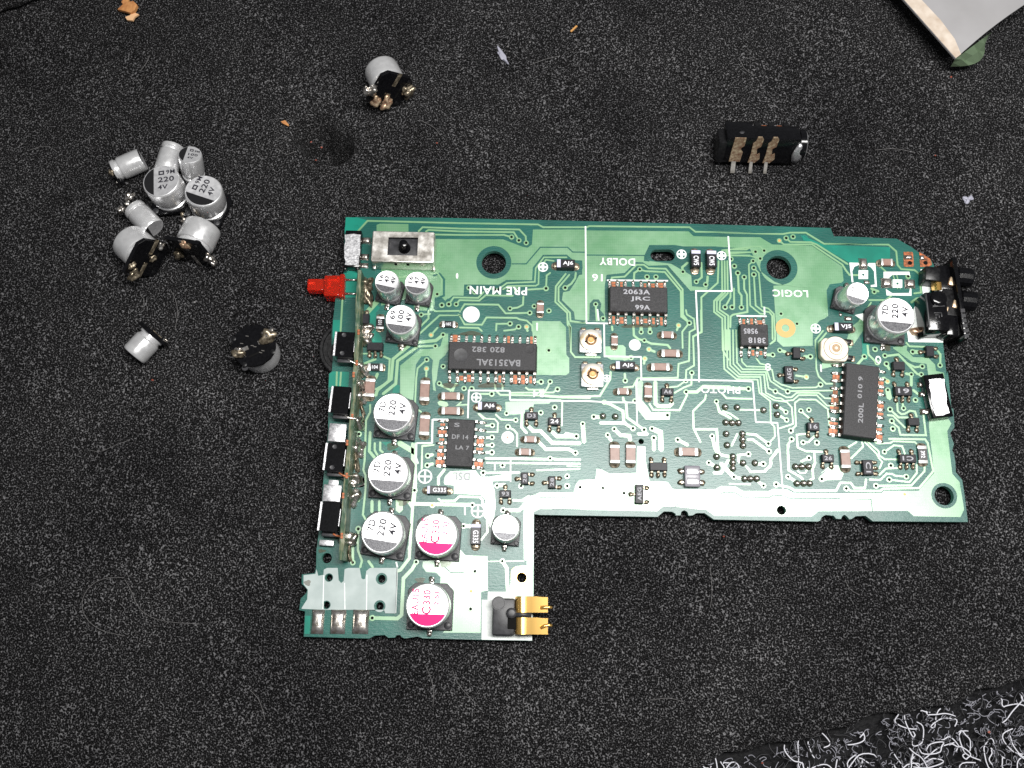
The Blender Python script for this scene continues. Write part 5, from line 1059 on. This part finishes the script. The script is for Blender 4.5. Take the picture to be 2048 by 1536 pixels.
# ------------------------------------------------------------------ thin metal sheet at the top right
tip, le, re_ = U(1911, 117, .50), U(1795, -14, .50), U(2075, -9, .62)
V = []; F = []; nu = 14; nv = 10; a1 = (le - tip) * 1.5; a2 = (re_ - tip) * 1.3
def bend(u, v): return .06 * math.sin(v * 2.6) * (1 - .3 * u) + .14 * v * v
for i in range(nu + 1):
    for j in range(nv + 1):
        u, v_ = i / nu, j / nv; p = tip + a1 * u + a2 * v_; b = .04 * math.sin(math.pi * min(1, v_ * 1.4)) 
        n_ = Vector((-a2.y, a2.x, 0)).normalized() * b; V.append((p.x + n_.x, p.y + n_.y, .50 + bend(u, v_)))
k = len(V); V += [(x, y, z - .035) for x, y, z in V]; MI = []
for i in range(nu):
    for j in range(nv):
        q = i * (nv + 1) + j; F.append((q, q + 1, q + nv + 2, q + nv + 1)[::-1]); MI.append(0); F.append((k + q, k + q + 1, k + q + nv + 2, k + q + nv + 1)); MI.append(0)
for i in range(nu): q = i * (nv + 1); F.append((q, q + nv + 1, k + q + nv + 1, k + q)); MI.append(0)
for j in range(nv): F.append((j, j + 1, k + j + 1, k + j)[::-1]); MI.append(0)
sh = mk('metal_sheet', mesh(V, F, ['sheet_metal'], MI, False)); tag(sh, 'corner of a grey metal sheet lying at the top right', 'metal sheet')
P = [tip + a1 * t + a2 * .002 for t in (0, .25, .5, .75, 1)]; Q = [tip + a1 * t + a2 * s for t, s in ((1, .12), (.75, .115), (.5, .10), (.3, .105), (.12, .09), (.0, .05))]
def bz(t, s): return .503 + bend(t, s)
V = [(p.x, p.y, bz(t, .002)) for p, t in zip(P, (0, .25, .5, .75, 1))] + [(p.x, p.y, bz(t, s) + .001) for p, (t, s) in zip(Q, ((1, .12), (.75, .115), (.5, .10), (.3, .105), (.12, .09), (.0, .05)))]
V = [(x, y, z + .004) for x, y, z in V]
mk('bare_border', mesh(V, [(0, 1, 9, 10), (1, 2, 7, 8), (1, 8, 9), (2, 3, 6, 7), (3, 4, 5, 6)], 'sheet_paint'), None, sh)
c_ = tip + a1 * .22 + a2 * .60; V = []
for i in range(20): a = 2 * math.pi * i / 20; p = c_ + a2.normalized() * .34 * math.cos(a) + Vector((-a2.y, a2.x, 0)).normalized() * .075 * math.sin(a) * (1 + .3 * math.cos(a)); V.append((p.x, p.y, bz(.22, .60) + .012))
mk('scuff', mesh(V, [tuple(range(20))], 'sheet_scuff'), None, sh)
V = []; F = []
for i in range(9):
    t = i / 8; p = tip + a2 * (.005 + .36 * t); q = p + Vector((.02 + .20 * math.sin(math.pi * min(1, t * 1.1)) ** .8 * .9, -.07 * math.sin(math.pi * t) - .09 * t * (1 - t) * 4, 0)); V += [(p.x, p.y, .47), ((p.x + q.x) / 2, (p.y + q.y) / 2, .36 + .05 * math.sin(i * 2.2)), (q.x, q.y, .24)]
for i in range(8): k = 3 * i; F += [(k, k + 1, k + 4, k + 3), (k + 1, k + 2, k + 5, k + 4)]
mk('curled_edge', mesh(V, F, 'green_reflection_metal'), None, sh)
# ------------------------------------------------------------------ crumbs and lint
def flake(P, z, mk_, name, label, cat, th_=.03):
    w0 = [U(x, y, z) for x, y in P]; c = sum(w0, Vector()) / len(w0); me = prism([(p.x - c.x, p.y - c.y) for p in w0], 0, th_, mk_)
    for v_ in me.vertices: v_.co.z += .25 * v_.co.x * random.uniform(.5, 1)
    return tag(mk(name, me, T(c.x, c.y, z)), label, cat)
def VP(x, y): return (x / 6.827, y / 6.827)
flake([VP(*t) for t in ((1700, 10), (1740, -40), (1780, 20), (1770, 60), (1840, 50), (1900, 110), (1860, 190), (1800, 205), (1690, 165), (1610, 135), (1690, 75), (1665, 40))], .08, 'wood_flake', 'bark_flake', 'rusty brown flake at the top left edge', 'flake', .06)
flake([VP(*t) for t in ((1715, 240), (1780, 225), (1830, 185), (1915, 225), (1850, 255), (1825, 300), (1740, 280))], .06, 'pale_flake', 'wood_flake', 'pale peach flake just below the rusty brown flake', 'flake', .04)
flake([(562, 244), (571, 242), (579, 252), (577, 254), (566, 248)], .03, 'wood_flake', 'wood_flake', 'tiny orange flake left of the pit in the foam', 'flake', .03)
flake([(1140, 63), (1152, 53), (1155, 55), (1143, 65)], .03, 'gold_pad', 'wood_splinter', 'tiny tan splinter at the top centre', 'splinter', .03)
o = tag(mk('lint_tuft', blob(.16, .045, .02, 'lint_white', 3, .5, 3), T(*U(1004, 111, .02)) @ RZ(-1.05)), 'pale violet lint tuft at the top centre', 'lint')
o = tag(mk('lint_tuft', blob(.10, .06, .03, 'lint_white', 5, .5, 3), T(*U(1937, 398, .02)) @ RZ(.4)), 'white lint tuft at the right below the jack socket', 'lint')
VV = []; FF = []; rn = random.Random(9)
for i in range(260):
    x, y = rn.uniform(0, 2048), rn.uniform(0, 1536)
    if y > 1360 and x > 1350: continue
    p = U(x, y, .015); s = rn.choice((.008, .010, .012, .018)) * rn.uniform(.7, 1.2); k = len(VV)
    for a in (0, 1, 2, 3): VV.append((p.x + s * math.cos(a * 1.57 + i) * rn.uniform(.6, 1.4), p.y + s * math.sin(a * 1.57 + i), .02 + rn.uniform(0, .012)))
    VV.append((p.x, p.y, .034)); FF += [(k, k + 1, k + 4), (k + 1, k + 2, k + 4), (k + 2, k + 3, k + 4), (k + 3, k, k + 4)]
o = tag(mk('dust_specks', mesh(VV, FF, 'lint')), 'pale dust specks scattered over the black foam', 'dust', kind='stuff')
VV = []; FF = []
for i, (x, y) in enumerate(((1871, 311), (1902, 154), (622, 284), (643, 295), (632, 320), (874, 286), (1448, 1073), (305, 760), (1870, 60), (1525, 1526), (1978, 1464))):
    p = U(x, y, .02); k = len(VV); s = .03
    s = .022; me = blob(s, s * .8, s * .6, 'red_crumb', i, .3, 1); VV += [(v_.co.x + p.x, v_.co.y + p.y, v_.co.z + .02) for v_ in me.vertices]; FF += [tuple(j + k for j in q.vertices) for q in me.polygons]
o = tag(mk('rust_crumbs', mesh(VV, FF, 'red_crumb')), 'tiny rust red crumbs scattered over the foam', 'crumbs', kind='stuff')
HR = '''248,1155 210,1155 180,1170 162,1200 168,1235 200,1262 250,1272|250,1160 262,1180 275,1215 300,1235 340,1245 400,1248|340,578 352,600 356,625 350,660|280,590 290,600 284,615|556,276 575,276 581,281|553,296 565,305 573,310 590,303|1420,1130 1425,1180 1421,1215|905,1340 912,1360 925,1380 945,1400|850,1330 860,1350 868,1380 866,1410|1600,300 1612,302 1622,310
1380,330 1395,320 1405,308 1420,312|1060,130 1090,118 1120,112|300,110 292,128 280,142|1690,1160 1700,1180 1720,1190|180,900 200,905 230,890 260,880|1300,1400 1340,1395 1370,1405|1750,300 1790,296 1830,305|60,300 90,290 110,300|500,1380 520,1400 530,1440|1480,120 1490,140 1510,150|840,240 870,255 880,270'''
VV = []; FF = []
for i, line in enumerate(HR.replace('\n', '|').split('|')):
    P = [U(*map(float, t.split(',')), .035) for t in line.split()]
    # smooth
    for _ in range(2):
        Q = [P[0]]
        for a, b in zip(P, P[1:]): Q += [a.lerp(b, .25), a.lerp(b, .75)]
        P = Q + [P[-1]]
    me = tube(P, .0030, 'lint', 4); k = len(VV); VV += [tuple(v_.co) for v_ in me.vertices]; FF += [tuple(j + k for j in q.vertices) for q in me.polygons]
o = tag(mk('lint_hairs', mesh(VV, FF, 'lint')), 'fine pale hairs lying on the black foam', 'hairs', kind='stuff')
